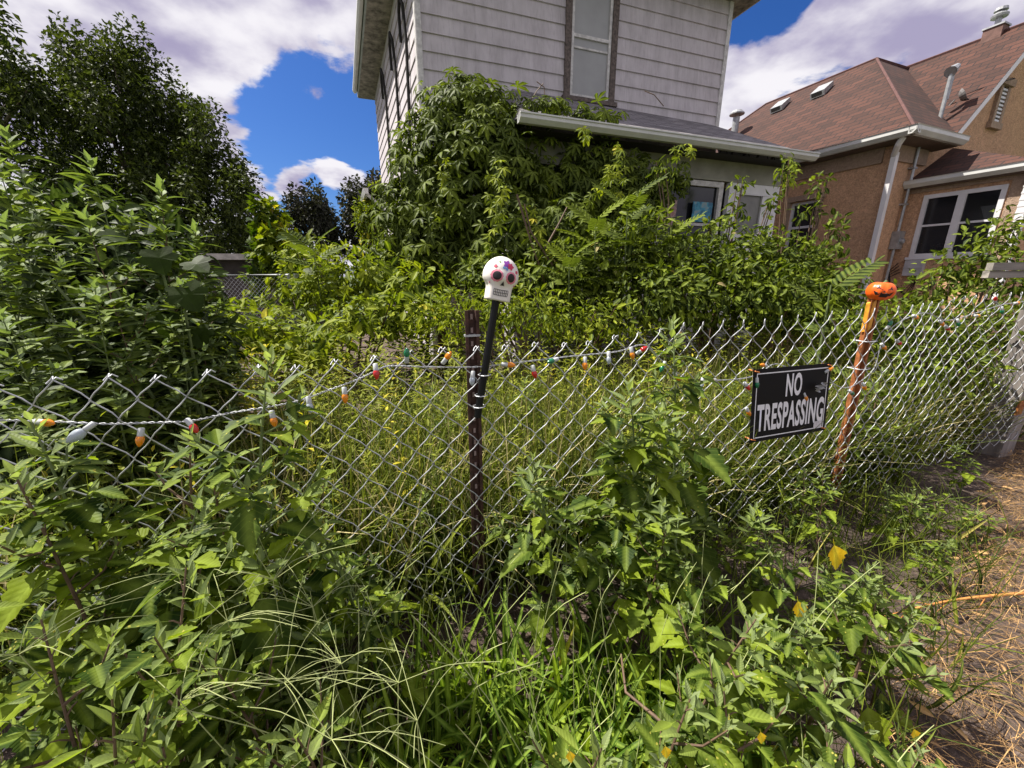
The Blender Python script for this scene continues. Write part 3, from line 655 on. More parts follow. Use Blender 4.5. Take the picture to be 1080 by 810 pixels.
MB().box((L, -.02, H*.6), (L+.1, .02, H*.6+.03)).build('hinge', M['pipe'], gt); MB().box((L, -.02, .3), (L+.1, .02, .33)).build('hinge', M['pipe'], gt)
hp = [at(x, y, 7.2) for x, y in ((350, 275), (356, 264), (366, 259), (378, 262), (388, 268), (390, 280))]
o_ = MB().tube([p-hp[0] for p in hp], .02, 6).build('bent_hoop', M['white']); o_.location = hp[0]; tag(o_, 'thin white bent hoop in the bushes left of the white house', 'hoop')
hx = MB(); hx.tube([hp[0]-hp[0], Vector((0, 0, -hp[0].z))], .02, 6)

# ------------------------------------------------------------------ fence
pk = [(59,400),(115.5,397),(167,398),(222,392),(273,387),(313,387),(355.5,381),(395,377),(431,371),(468,368),(503,367),(533,365.5),(566,362.6),(596,363),(621,361),(650,355),(675,352),(698,348),(721,346),(741,345),(761.5,343),(784,342.5),(806,342),(823,338.5),(841,336.7),(860,334),(876,333),(893,332),(908,331),(921,330),(934,328.5),(947,327),(961,325.6),(972,324),(982,322),(993,320),(1005,318),(1017,316),(1028,315),(1039,314.5),(1051,314),(1065,312.6)]
T = []; s_len = math.sqrt(1+FB*FB)
for x, y in pk: p = onf(x, y); T.append((p.x*s_len, p.z))
for k in range(6): T.insert(0, (T[0][0]-.128, 1.215+.004*(k % 2)))
for k in range(6): T.append((T[-1][0]+.15, T[-1][1]+.004))
fe = empty('chain_link_fence', (0, FA, 0), math.atan(FB)); tag(fe, 'bare galvanised chain link fence sagging between rusty posts, overgrown with weeds', 'fence')
# half-step positions: wire k runs between columns k and k+1
half = []
for (a, za), (b, zb) in zip(T, T[1:]): half += [(a, za), ((a+b)/2, (za+zb)/2)]
half.append(T[-1])
mb = MB(); ROW = .0655; NR = 19; rw_ = .0022
def sag(t, z): return .022*math.sin(t*2.1+.6)+.012*math.sin(t*5.3+z*3) + .018*math.sin(z*4+t*1.3)
for k in range(len(half)-1):
    (ta, za), (tb, zb) = half[k], half[k+1]; pts = []
    par = k % 2
    ex = random.uniform(-.006, .006)
    # the wire starts at whichever of its two columns is a peak
    for j in range(NR*3+1):
        q = j/3; ph = (q+par) % 2; tri = ph if ph <= 1 else 2-ph      # 0 at column a, 1 at column b
        sm = tri*tri*(3-2*tri)*.45+tri*.55
        z = (za*(1-sm)+zb*sm) - q*ROW
        y = .006*math.sin(math.pi*(ph if ph <= 1 else ph)) 
        t = ta+(tb-ta)*(sm*1.06-.03)
        t += .004*math.sin(q*1.7+k)
        pts.append((t, y+sag(t, z)*.5, z))
    # knuckled end: the wire curls over its neighbour at the top
    t0, y0, z0 = pts[0]; sgn = 1 if par == 0 else -1; hook = []
    if t0 < .75:                             # tight twist where two ends meet
        if par == 0: hook = [(t0-.016, -.006, z0-.010), (t0-.010, .005, z0-.001), (t0-.003, .004, z0+.007)]
        else: hook = [(t0+.012, .006, z0-.004), (t0+.005, -.004, z0+.006)]
    elif par == 0:                           # open loop knuckled over the neighbour
        lr = random.uniform(.011, .016); q = [(t0+.004+lr*math.cos(a_)*.75, .007*math.cos(a_), z0+.010+lr*1.15*math.sin(a_)) for a_ in [R_(-70-i_*36) for i_ in range(9)]]
        hook = q
    mb.tube(hook+pts, rw_, 5, False)
mesh = mb.build('mesh', M['wire'], fe, True)

def uchannel(mb, t, y, z0, z1, wd=.028, dp=.016, lean=0):
    prof = [(-wd, 0), (-wd*.55, 0), (-wd*.45, dp), (wd*.45, dp), (wd*.55, 0), (wd, 0), (wd, .004), (wd*.6, .004), (wd*.5, dp+.004), (-wd*.5, dp+.004), (-wd*.6, .004), (-wd, .004)]
    mb.slab([(t+a, y+b, z0) for a, b in prof][::-1], (lean, 0, z1-z0)); return mb
def loc(px, py, off=0):                     # fence-local coordinates of a picture point
    p = onf(px, py, off); return Vector((p.x*s_len, 0, p.z))
# middle post
pa = loc(500, 328); mb = uchannel(MB(), pa.x, .030, -.2, pa.z); po = mb.build('post', M['rust'], fe); tag(po, 'dark rusty steel post with punched holes in the middle of the fence')
mb = MB(); k = 0; z = pa.z-.035
while z > .1:
    MB().box((pa.x-.0045, .0265+.014, z), (pa.x+.0045, .0455, z+.02)).build('post_hole', M['hole'], po); z -= .052
MB().slab([(pa.x-.03, .027, pa.z-.1), (pa.x+.03, .027, pa.z-.1), (pa.x+.03, .05, pa.z-.1), (pa.x-.03, .05, pa.z-.1)], (0, 0, .008)).build('wire_tie', M['wire'], po)
pb = loc(930, 319); pc = loc(903, 452)
mb = uchannel(MB(), pc.x+.02, .03, -.2, pb.z+.02, .040, .03, pb.x-pc.x-.02); po2 = mb.build('post', M['rust_o'], fe); tag(po2, 'orange rusted steel post under the pumpkin')
f_ = (pb.z-.15+.2)/(pb.z+.22)
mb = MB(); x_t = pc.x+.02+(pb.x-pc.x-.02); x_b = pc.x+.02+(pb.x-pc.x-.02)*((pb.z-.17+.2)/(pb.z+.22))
mb.slab([(x_b-.030, .024, pb.z-.17), (x_b-.004, .024, pb.z-.15), (x_b-.002, .064, pb.z-.16), (x_b-.03, .06, pb.z-.18)], (x_t-x_b, 0, .17)); mb.build('paint_patch', M['paint_o'], po2)  # sunlight on the upper left of the post, painted as a yellow orange patch
mb = MB()
for z in (.95, 1.12): mb = MB(); mb.tube([(pb.x-.05, .0, z), (pb.x, -.012, z), (pb.x+.05, .0, z), (pb.x+.05, .07, z), (pb.x-.05, .07, z), (pb.x-.05, 0, z)], .003, 5); mb.build('wire_tie', M['wire'], po2)
# weathered timber at the right end
ep = onf(1074, 380, .10); wp = empty('timber_post', (ep.x+.05, ep.y, 0), R_(20)); tag(wp, 'thick weathered grey timber post behind the right end of the chain link', 'post')
mb = MB(); ztop = 1.33; mb.slab([(-.10, -.08, -.1), (.12, -.08, -.1), (.12, .09, -.1), (-.10, .09, -.1)], (.02, 0, ztop)); mb.build('timber', M['oldwood'], wp)
MB().box((-.11, -.092, .38), (-.02, -.081, .5)).build('rust_patch', M['rust_o'], wp)
rp0 = at(1046, 286, 3.1); wr = empty('timber_rail', (rp0.x, rp0.y, rp0.z), R_(-4)); tag(wr, 'weathered grey timber board, its cut end showing beside the stucco house bay window', 'board')
mb = MB(); 
for (za, zb, ya) in ((.005, .062, 0), (-.050, .002, .012)):
    mb.slab([(0, ya, za), (2.2, ya, za+.02), (2.2, ya, zb+.02), (.0, ya, zb)], (0, .05, 0))
mb.build('board', M['railwood'], wr)
MB().box((1.2, .03, -rp0.z), (1.34, .17, .12)).build('support_post', M['oldwood'], wr)

# ------------------------------------------------------------------ skull on a black stake
def bvh_of(o):
    me = o.data; return BVHTree.FromPolygons([v.co.copy() for v in me.vertices], [tuple(p.vertices) for p in me.polygons])
def decal(name, mat, parent, bv, pts, lift=.0012, rings=4, center=None):
    """flat marking pressed on a curved front (front is -Y): polygon of (x,z)"""
    n = len(pts); cx, cz = center or (sum(p[0] for p in pts)/n, sum(p[1] for p in pts)/n)
    V = []; 
    def hit(x, z):
        h_ = bv.ray_cast(Vector((x, -1, z)), Vector((0, 1, 0)))
        return (x, (h_[0].y if h_[0] else -.02)-lift, z)
    V.append(hit(cx, cz))
    for r in range(1, rings+1):
        for x, z in pts: V.append(hit(cx+(x-cx)*r/rings, cz+(z-cz)*r/rings))
    Fc = [(0, 1+i, 1+(i+1) % n) for i in range(n)]
    for r in range(rings-1):
        for i in range(n): a = 1+r*n+i; b = 1+r*n+(i+1) % n; Fc.append((a, a+n, b+n, b))
    m_ = MB(); m_.v = V; m_.f = Fc; return m_.build(name, mat, parent, True)
def disc(cx, cz, rx, rz=None, n=16, wob=0, k=0):
    rz = rz or rx; return [(cx+rx*math.cos(a)*(1+wob*math.cos(k*a)), cz+rz*math.sin(a)*(1+wob*math.cos(k*a))) for a in [2*math.pi*i/n for i in range(n)]]
stake_top = onf(524, 317, -.03); sk0 = onf(528, 294, -.03)
ss = empty('skull_stake', (stake_top.x, stake_top.y, stake_top.z)); tag(ss, 'black stake topped by a white sugar skull with painted flowers', 'decoration')
pb_ = onf(503.5, 440, -.03)-stake_top
MB().tube([(0, 0, .02), pb_], .0145, 12).build('stake', M['black'], ss)
mb = MB(); pm = pb_*.55
for z_ in (.62, .80, .9): p = pb_*z_; mb = MB(); mb.tube([p+Vector((.024*math.cos(a), .024*math.sin(a), 0)) for a in [2*math.pi*i/8 for i in range(9)]], .0022, 4); mb.build('wire_tie', M['wire'], ss)
# skull shape
sm = MB(); nu, nv = 40, 30
for j in range(nv+1):
    v = math.pi*j/nv
    for i in range(nu):
        u = 2*math.pi*i/nu; x, y, z = math.sin(v)*math.cos(u), math.sin(v)*math.sin(u), math.cos(v)
        if z > -.25: X, Y, Z = x*.066, y*.064, z*.070
        else:
            t = min(1, (-.25-z)/.75); X, Y = x*.066, y*.064
            rr = math.sqrt(max(1e-6, x*x+y*y)); jw = .046-.010*t; ta = 2*math.pi*i/nu
            bx = max(-1, min(1, 1.25*math.cos(ta)))*.042; by = max(-1, min(1, 1.2*math.sin(ta)))*.045
            kk = min(1, t*3.5); bl_ = 1 if t < .9 else (1-t)/.1
            X = (X*(1-kk)+bx*kk)*(bl_ if kk > .9 else 1); Y = (Y*(1-kk)+by*kk)*(bl_ if kk > .9 else 1); Z = -.0175-.070*min(1, t/.9)
        if y < 0 and abs(x) < .55 and -.3 < z < .2: Y -= .004*math.cos(x*2.5)
        sm.v.append((X, Y, Z))
for j in range(nv):
    for i in range(nu): i2 = (i+1) % nu; sm.f.append((j*nu+i, (j+1)*nu+i, (j+1)*nu+i2, j*nu+i2))
skull = sm.build('skull', simple('skull_white', (.80, .76, .70), .45, 0, .05, 8), ss, True)
skull.location = (sk0.x-stake_top.x, 0, sk0.z-stake_top.z+.008); skull.rotation_euler = (R_(-3), R_(11), R_(14))
bv = bvh_of(skull)
mats = {n: simple('paint_'+n, c, .5, 0, .1) for n, c in dict(pink=(.72, .22, .30), black=(.012, .008, .01), red=(.55, .03, .08), purple=(.22, .04, .32), blue=(.15, .3, .55), green=(.2, .3, .12)).items()}
for cx in (-.0255, .0255):
    decal('eye_ring', mats['pink'], skull, bv, disc(cx, -.004, .021, .021, 24, .06, 10), .001)
    decal('eye', mats['black'], skull, bv, disc(cx, -.004, .0145, .015), .0022)
decal('nose', mats['black'], skull, bv, [(-.008, -.036), (0, -.020), (.008, -.036), (.003, -.033), (0, -.036), (-.003, -.033)], .0015)
decal('flower', mats['purple'], skull, bv, disc(.006, .040, .013, .013, 20, .25, 5), .0012)
decal('flower', mats['red'], skull, bv, disc(.019, .034, .011, .011, 20, .25, 5), .0022)
decal('petal', mats['blue'], skull, bv, disc(-.004, .026, .006, .005), .0014)
decal('petal', mats['blue'], skull, bv, disc(.006, .023, .004, .006), .0016)
for cx, cz in ((-.034, .028), (.046, .020)): decal('painted_rose', mats['red'], skull, bv, disc(cx, cz, .006, .006, 12, .2, 5), .0012)
for cx, cz, g_ in ((-.02, .045, 'green'), (-.045, -.03, 'pink'), (.047, -.028, 'pink')): decal('painted_dot', mats[g_], skull, bv, disc(cx, cz, .0035, .0035, 8), .0012)
mm = MB()
def linedec(x0, z0, x1, z1, hw=.0009):
    dx, dz = x1-x0, z1-z0; l_ = math.hypot(dx, dz) or 1; nx_, nz_ = -dz/l_*hw, dx/l_*hw; n = 5; o_ = len(mm.v)
    for i in range(n+1):
        t = i/n
        for sg in (1, -1):
            x = x0+dx*t+nx_*sg; z = z0+dz*t+nz_*sg; h_ = bv.ray_cast(Vector((x, -1, z)), Vector((0, 1, 0))); mm.v.append((x, (h_[0].y if h_[0] else -.045)-.002, z))
    for i in range(n): a = o_+2*i; mm.f.append((a, a+1, a+3, a+2))
for i in range(8):
    xa, xb = -.026+i*.0065, -.026+(i+1)*.0065
    for zz, cv_ in ((-.050, .1), (-.060, .1), (-.070, .14)): linedec(xa, zz+cv_*abs(xa)*.4, xb, zz+cv_*abs(xb)*.4)
    linedec(xa, -.050, xa, -.069)
linedec(.026, -.050, .026, -.066)
mm.build('mouth', mats['black'], skull)

# ------------------------------------------------------------------ pumpkin on the orange post
pk0 = onf(929, 307, .02); pu = empty('pumpkin_lantern', pk0, 0); tag(pu, 'small orange plastic jack o lantern sitting on the rusty fence post', 'decoration')
mb = MB(); nu, nv = 48, 18
for j in range(nv+1):
    v = math.pi*j/nv
    for i in range(nu):
        u = 2*math.pi*i/nu; rr = .064*(1+.08*abs(math.cos(u*5)))*math.sin(v)**.7; z = .052*math.cos(v)-(.012 if j < 2 else 0)
        mb.v.append((rr*math.cos(u), rr*math.sin(u), z))
for j in range(nv):
    for i in range(nu): i2 = (i+1) % nu; mb.f.append((j*nu+i, (j+1)*nu+i, (j+1)*nu+i2, j*nu+i2))
pkn = mb.build('shell', simple('pumpkin_orange', (.90, .13, .012), .35, 0, .12, 10), pu, True); pkn.rotation_euler = (R_(0), R_(5), R_(-28))
bv = bvh_of(pkn)
for sg in (-1, 1): decal('eye', mats['black'], pkn, bv, [(sg*.010, .008), (sg*.038, .010), (sg*.028, .032)][::sg], .0015)
decal('nose', mats['black'], pkn, bv, [(-.005, -.004), (.005, -.004), (0, .005)], .0015)
decal('mouth', mats['black'], pkn, bv, [(-.046, .000), (-.032, -.010), (-.016, -.012), (-.012, -.006), (-.006, -.013), (.006, -.013), (.012, -.006), (.016, -.012), (.032, -.010), (.046, .000), (.034, -.022), (.016, -.033), (-.016, -.033), (-.034, -.022)], .0015, 3, (0, -.019))
mb = MB(); mb.tube([(0, 0, .03), (.003, 0, .046), (.012, 0, .058)], [.012, .008, .009], 8); mb.build('stalk', simple('stalk_green', (.10, .16, .05), .6), pkn)

# ------------------------------------------------------------------ sign
s0 = onf(835, 424, -.045); sg_ = empty('no_trespassing_sign', s0, math.atan(FB)); sg_.rotation_euler = (R_(-3), R_(1.0), math.atan(FB))
tag(sg_, 'black NO TRESPASSING sign with white letters wired to the chain link', 'sign')
SWd, SHt = .605, .405
def sheared(px_, pz_): return (px_-.10*pz_, 0, pz_)
mb = MB(); q = [sheared(a, b) for a, b in ((-SWd/2, -SHt/2), (SWd/2, -SHt/2), (SWd/2, SHt/2), (-SWd/2, SHt/2))]; mb.slab(q, (0, .004, 0)); sgm = simple('sign_black', (.008, .008, .009), .6, 0, .1); sgm.node_tree.nodes['Principled BSDF'].inputs['Specular IOR Level'].default_value = .15; board = mb.build('board', sgm, sg_)
mb = MB(); i_ = .022; t_ = .006
def strip(a, b, c, d, y=-.0015): mb.poly([(p[0], y, p[2]) for p in (sheared(a, b), sheared(c, b), sheared(c, d), sheared(a, d))])
X0, X1, Z0, Z1 = -SWd/2+i_, SWd/2-i_, -SHt/2+i_, SHt/2-i_
strip(X0, Z0, X1, Z0+t_); strip(X0, Z1-t_, X1, Z1); strip(X0, Z0+t_, X0+t_, Z1-t_); strip(X1-t_, Z0+t_, X1, Z1-t_)
sw_ = simple('sign_white', (.82, .82, .84), .5, 0, .04)
mb.build('border', sw_, board)
mb = MB(); strip(X1-.085, Z0+.004, X1-.015, Z0+.045, -.003); mb.build('small_print', simple('sign_tag', (.62, .6, .62), .5, 0, .25, 90), board)
def text_mesh(txt, size_h, width, cx, cz):
    cu = bpy.data.curves.new('lettering', 'FONT'); cu.body = txt; cu.size = 1; cu.offset = .03; cu.space_character = 1.08; cu.align_x = 'CENTER'; cu.resolution_u = 4
    o = bpy.data.objects.new('lettering', cu); C.objects.link(o); bpy.context.view_layer.update()
    me = bpy.data.meshes.new_from_object(o.evaluated_get(bpy.context.evaluated_depsgraph_get())); bpy.data.objects.remove(o)
    co = np.zeros(len(me.vertices)*3); me.vertices.foreach_get('co', co); co = co.reshape(-1, 3)
    mn, mx = co.min(0), co.max(0); x = (co[:, 0]-mn[0])/(mx[0]-mn[0])*width-width/2+cx; z = (co[:, 1]-mn[1])/(mx[1]-mn[1])*size_h+cz
    co = np.stack([x-.10*z, np.full(len(x), -.0025), z], 1); me.vertices.foreach_set('co', co.ravel()); me.materials.append(sw_); me.update()
    n = bpy.data.objects.new('lettering', me); C.objects.link(n); n.parent = board; return n
text_mesh('NO', .13, .125, .005, .035); text_mesh('TRESPASSING', .155, .53, .002, -.145)
mb = MB()
for (a, b) in ((-SWd/2+.02, SHt/2-.015), (SWd/2-.02, SHt/2-.015), (-SWd/2+.02, -SHt/2+.015), (SWd/2-.02, -SHt/2+.015)):
    x, y, z = sheared(a, b); mb.tube([(x-.02, .03, z+.01), (x-.015, -.006, z+.006), (x+.01, -.008, z), (x+.02, .03, z-.008)], .003, 5)
mb.build('tie', simple('orange_tie', (.7, .22, .05), .5), board)
# grey scrap of plastic caught on the sign
s1 = onf(866, 408, -.075); mb = MB()
nn = 7
for j in range(nn):
    for i in range(nn): mb.v.append(((i-3)*.014*(1-.10*abs(j-3)), .012*math.sin(i*1.9+j*2.3), (j-3)*.008*(1-.1*abs(i-3))-.01*math.sin(i*.9)))
for j in range(nn-1):
    for i in range(nn-1): a = j*nn+i; mb.f.append((a, a+1, a+nn+1, a+nn))
sc = mb.build('plastic_scrap', simple('grey_plastic', (.35, .36, .37), .4, 0, .3, 20), None, True); sc.location = s1; sc.rotation_euler = (0, R_(8), R_(20)); tag(sc, 'crumpled grey plastic scrap caught on the right side of the sign', 'scrap')

# ------------------------------------------------------------------ string of bulbs
sl = empty('string_light', onf(540, 385, -.03)); o0 = sl.location.copy(); tag(sl, 'string of large coloured christmas bulbs woven along the top of the fence', 'string lights')
path = [(-30,441),(0,443),(45,444),(110,447),(150,446),(200,444),(240,436),(290,428),(320,421),(345,412),(375,401),(397,391),(412,386),(450,387),(502,387),(540,383),(600,376),(650,371),(680,364),(700,382),(728,400),(760,401),(790,398),(806,390),(820,384),(845,395),(872,402),(890,409),(905,404),(922,388),(930,362),(945,342),(975,330),(998,338),(1030,330),(1055,322),(1080,318),(1110,314)]
pts = [onf(x, y, -.03)-o0 for x, y in path]
def smooth(pts, n=6):
    out = []
    for i in range(len(pts)-1):
        p0, p1, p2, p3 = pts[max(i-1, 0)], pts[i], pts[i+1], pts[min(i+2, len(pts)-1)]
        for k in range(n):
            t = k/n; out.append(.5*((2*p1)+(p2-p0)*t+(2*p0-5*p1+4*p2-p3)*t*t+(3*p1-p0-3*p2+p3)*t**3))
    return out+[pts[-1]]
sp = smooth(pts); mb = MB()
for ph in (0, math.pi):
    a = 0; q = []
    for i, p in enumerate(sp):
        nx = sp[min(i+1, len(sp)-1)]
        for k in range(4): t = k/4; a += .75; q.append(p.lerp(nx, t)+Vector((0, math.cos(a+ph)*.0022, math.sin(a+ph)*.0022)))
    mb.tube(q, .0016, 4, False)
mb.build('wire', simple('cord_white', (.42, .43, .45), .4, .2, .1), sl, True)
bm_ = {}
for n, c in dict(orange=(.90, .30, .01), red=(.62, .015, .012), green=(.01, .22, .09), white=(.50, .56, .62), yellow=(.90, .45, .02)).items():
    m = NT('bulb_'+n); m.col(c); m.set(Roughness=.18); m.b.inputs['Transmission Weight'].default_value = .25; m.b.inputs['Coat Weight'].default_value = .4; bm_[n] = m.m
sock = simple('bulb_socket', (.48, .50, .50), .4, 0, .1)
# (glass px, glass py, colour, socket px, socket py)
BL = [(51,446,'orange',42,445),(80,460,'white',93,451),(147.5,465,'orange',149,453),(205,452,'red',200,446),(289,445,'orange',286,432),(327,430,'white',325,418),(364,420,'orange',363,408),(397,395,'red',396,386),
      (429,372,'green',429,384),(473,375,'orange',465,386),(498,402,'white',499,390),(539,385,'orange',529,384),(564,395,'red',561,383),(581,381,'green',590,378),(617,386,'orange',617,375),(642,380,'white',642,370),
      (667,375,'orange',665,365),(679,368,'red',673,372),(698,389,'green',702,380),(715,399,'orange',710,392),(740,406,'white',741,399),(750,401,'orange',759,401),(789,409,'red',784,402),(798.5,406,'green',798,396),
      (804,385,'orange',815,387),(790,436,'orange',786,428),(850,420,'orange',846,412),(876,389,'orange',869,393),(899,415,'green',892,409),(912,409,'orange',909,402),(933,367,'orange',929,362),(949,362,'red',942,355),
      (939,341,'green',934,348),(967,335,'orange',960,331),(994,342,'orange',990,337),(1000,347,'red',995,341),(1011,342,'green',1009,335),(1032,333,'yellow',1023,333),(1050,315,'red',1049,322),(1057,329,'green',1056,321),(1074,319.5,'orange',1066,320)]
for i, (x, y, cn, sx, sy) in enumerate(BL):
    g_ = onf(x, y, -.045)-o0; s_ = onf(sx, sy, -.034)-o0; d = (g_-s_).normalized()
    qm = d.to_track_quat('Z', 'Y').to_matrix().to_4x4()
    sc_ = 1.15 if i in (1,) else .82
    mb = MB(); mb.lathe([(r*sc_, (z-.021)*sc_) for r, z in ((.006, 0), (.009, .003), (.0125, .010), (.0135, .016), (.0125, .024), (.0095, .032), (.0055, .039), (.002, .043))], 14, Matrix.Translation(g_) @ qm)
    b_ = mb.build('bulb', bm_[cn], sl, True); tag(b_, cn+' bulb')
    mb = MB(); mb.lathe([(.006, -.006), (.0085, -.004), (.0085, .018), (.0075, .022)], 10, Matrix.Translation(g_-d*.040*sc_) @ qm); mb.build('socket', sock, b_, True)

# ------------------------------------------------------------------ trees
def inside(poly, x, y):
    r = False; n = len(poly); j = n-1
    for i in range(n):
        xi, yi = poly[i]; xj, yj = poly[j]
        if (yi > y) != (yj > y) and x < (xj-xi)*(y-yi)/(yj-yi)+xi: r = not r
        j = i
    return r
def make_tree(name, label, outline, Y, dY, nclump, rad, nleaf, size, mat, base, up=.3, group=None, limbs=26, temps=None, droop=.2):
    xs_ = [p[0] for p in outline]; ys_ = [p[1] for p in outline]; cl = []
    while len(cl) < nclump:
        x, y = random.uniform(min(xs_), max(xs_)), random.uniform(min(ys_), max(ys_))
        if inside(outline, x, y): cl.append(at(x, y, Y+random.gauss(0, dY)))
    bp = at(base[0], base[1], Y); bp.z = 0
    root = empty(name, bp); tag(root, label, 'tree', group)
    f = Fol()
    for c in cl:
        rr = rad*random.uniform(.55, 1.3); k = int(nleaf*(rr/rad)**2)
        d = rdir(k); P_ = np.array(c-bp)+d*(rng.random(k)**.4)[:, None]*rr*np.array([.8, .8, 1.45])
        D = d*.7+rdir(k)*.7+np.array([0, 0, -droop]); N = rdir(k)*.5+np.array([0, 0, 1.0])
        tb = random.uniform(-.25, .25)
        f.add(temps or DIAM, P_, D, N, size*rng.uniform(.6, 1.3, k), np.clip(rng.random(k)+tb, 0, 1))
    f.build('crown', mat, root)
    t = MB(); cen = sum(cl, Vector())/len(cl)-bp; hgt = cen.z
    mid = Vector((cen.x*.3, cen.y*.3, hgt*.45)); t.tube([(0, 0, -.1), mid*.5, mid, cen, cen+Vector((0, 0, hgt*.35))], [.045*hgt, .038*hgt, .03*hgt, .016*hgt, .004*hgt], 9)
    for c in random.sample(cl, min(limbs, len(cl))):
        e = c-bp; s = mid.lerp(cen, random.random()); m_ = s.lerp(e, .5)+Vector((0, 0, .08*(e-s).length)); t.tube([s, m_, e], [.011*hgt, .007*hgt, .002*hgt], 5, False)
    t.build('trunk', M['bark'], root)
    return root
big = [(55,110),(62,85),(66,58),(80,50),(92,55),(104,42),(125,46),(142,44),(158,60),(166,78),(188,86),(200,104),(222,110),(236,122),(242,145),(248,165),(262,188),(282,202),(276,222),(270,250),(270,270),(200,280),(0,295),(20,190)]
make_tree('maple_tree', 'large dark broadleaf tree with a ragged crown towering over the yard at left', big, 13.5, 1.2, 250, .50, 270, .13, M['tree'], (175, 330))
make_tree('broadleaf_tree', 'thin sunlit tree cut by the left picture edge beside the large dark tree', [(-60,40),(-20,15),(0,22),(20,40),(44,55),(48,95),(30,130),(20,175),(-80,190)], 11.5, 1.0, 42, .45, 150, .15, M['tree'], (-40, 330))
make_tree('spindly_tree', 'small dark narrow tree in the gap left of the white house', [(302,222),(314,206),(328,204),(338,214),(350,226),(362,238),(358,268),(300,268)], 15, .6, 40, .35, 130, .15, M['purple'], (330, 300), limbs=14)
make_tree('plum_tree', 'dark purple leaved tree rising behind the rear gutter of the white house', [(360,215),(366,198),(380,190),(400,190),(420,190),(420,262),(364,264)], 16.5, .6, 55, .45, 150, .16, M['purple'], (388, 300), limbs=12)
make_tree('yellow_green_tree', 'small yellow green tree glowing in front of the purple leaved tree', [(380,222),(392,198),(408,195),(410,250),(384,256)], 14.6, .4, 24, .35, 130, .14, M['bright'], (396, 300), limbs=8)
make_tree('young_maple', 'pale green sapling above the metal gate', [(272,232),(282,214),(292,226),(302,248),(315,262),(318,300),(270,300)], 7.0, .25, 26, .22, 60, .14, M['bright'], (294, 330), limbs=12, temps=MAPLE, droop=.5)

# ------------------------------------------------------------------ creeper on the house, shrubs
def shells(f, temps, ells, dens, size, inner=.35, droop=.8, nz=.4, zmin=-1):
    """leaves on and just under the surface of ellipsoids (centre, radii)"""
    for (c, r) in ells:
        c = np.array(c); r = np.array(r); area = 4*math.pi*((r[0]*r[1])**1.6/3+(r[0]*r[2])**1.6/3+(r[1]*r[2])**1.6/3)**(1/1.6)
        k = int(area*dens); d = rdir(k, zmin); rad = 1-rng.random(k)**2*inner+rng.normal(0, .05, k)
        ph = np.sin(d[:, 0]*7+c[0]*3)*np.sin(d[:, 2]*8+c[2])*np.cos(d[:, 1]*6)*.10; rad += ph
        P_ = c+d*r*rad[:, None]; nrm = unit(d/r)
        D = nrm*.55+rdir(k)*.55+np.array([0, 0, -droop]); N = nrm+np.array([0, 0, nz])+rdir(k)*.35
        f.add(temps, P_, D, N, size*rng.uniform(.6, 1.25, k), np.clip(rng.random(k)*.8+ph*2+.1, 0, 1))
    return f
def ell(px, py, Y, rx, ry, rz): p = at(px, py, Y); return ((p.x, p.y, p.z), (rx, ry, rz))
vb = at(490, 200, 5.9); vine = empty('creeper_vine', (vb.x, vb.y, 0)); tag(vine, 'huge mound of virginia creeper swallowing the left end of the porch', 'vine')
f = Fol()
VE = [ell(488,140,6.0,.72,.55,.62), ell(455,190,6.1,.62,.5,.75), ell(430,245,6.1,.55,.5,.75), ell(500,190,5.7,.75,.5,.8), ell(540,195,5.6,.45,.35,.62), ell(580,190,6.05,.55,.28,.62), ell(620,190,6.15,.45,.25,.6),
      ell(488,110,6.1,.58,.45,.36), ell(522,112,6.1,.42,.3,.22), ell(575,112,6.1,.42,.2,.10), ell(625,117,6.25,.35,.14,.06), ell(516,150,5.6,.38,.3,.42), ell(470,250,5.8,.8,.5,.7), ell(540,250,5.4,.7,.5,.6), ell(600,250,5.2,.5,.4,.5), ell(415,280,6.2,.5,.5,.5)]
shells(f, CREEP, VE, 92, .20, .6, .9)
shells(f, CREEP, [ell(640,185,6.15,.30,.2,.5), ell(668,195,6.25,.28,.15,.5), ell(697,192,6.35,.22,.15,.35), ell(655,220,6.0,.5,.25,.3), ell(720,183,6.4,.1,.1,.22)], 170, .15, .6, 1.0)
loc_v = np.array([vb.x, vb.y, 0])
f.V = [v-loc_v for v in f.V]; f.build('foliage', M['vine'], vine)
f = Fol()                                    # sunlit trailing shoots
for (x0, y0, x1, y1, Y) in ((524,165,520,245,4.9),(530,175,512,285,4.75),(505,110,470,175,5.4),(652,150,650,205,5.2),(648,170,628,205,5.1),(835,165,832,200,6.3),(715,152,716,165,5.75),(726,152,727,163,5.75),(612,132,616,148,5.4),(470,165,460,235,5.3),(560,215,575,290,4.7)):
    k = 15 if abs(y1-y0) > 30 else 6
    for i in range(k):
        p = at(x0+(x1-x0)*i/k+random.gauss(0, 3), y0+(y1-y0)*i/k, Y); f.add(CREEP, [np.array(p)-loc_v], rdir(1)*.7+np.array([0, -.4, -.7]), [0, -.8, .6], .15*random.uniform(.6, 1.1))
f.build('trailing_shoots', M['bright'], vine)['kind'] = 'stuff'
t = MB()
for k in range(9):
    x = random.uniform(-.9, .9); t.tube([(x, .1, 0), (x+random.uniform(-.2, .2), -.05, 1.2), (x*.7, .1, 2.4), (x*.6+random.uniform(-.3, .3), .2, 3.3)], [.03, .022, .015, .006], 6)
for pts_ in (((545, 205), (560, 255), (575, 300), (585, 330)), ((583, 280), (560, 245), (553, 215)), ((575, 262), (590, 235), (600, 215))):
    t.tube([at(x, y, 4.55)-Vector(loc_v) for x, y in pts_], [.012, .01, .008, .004][:len(pts_)], 5)
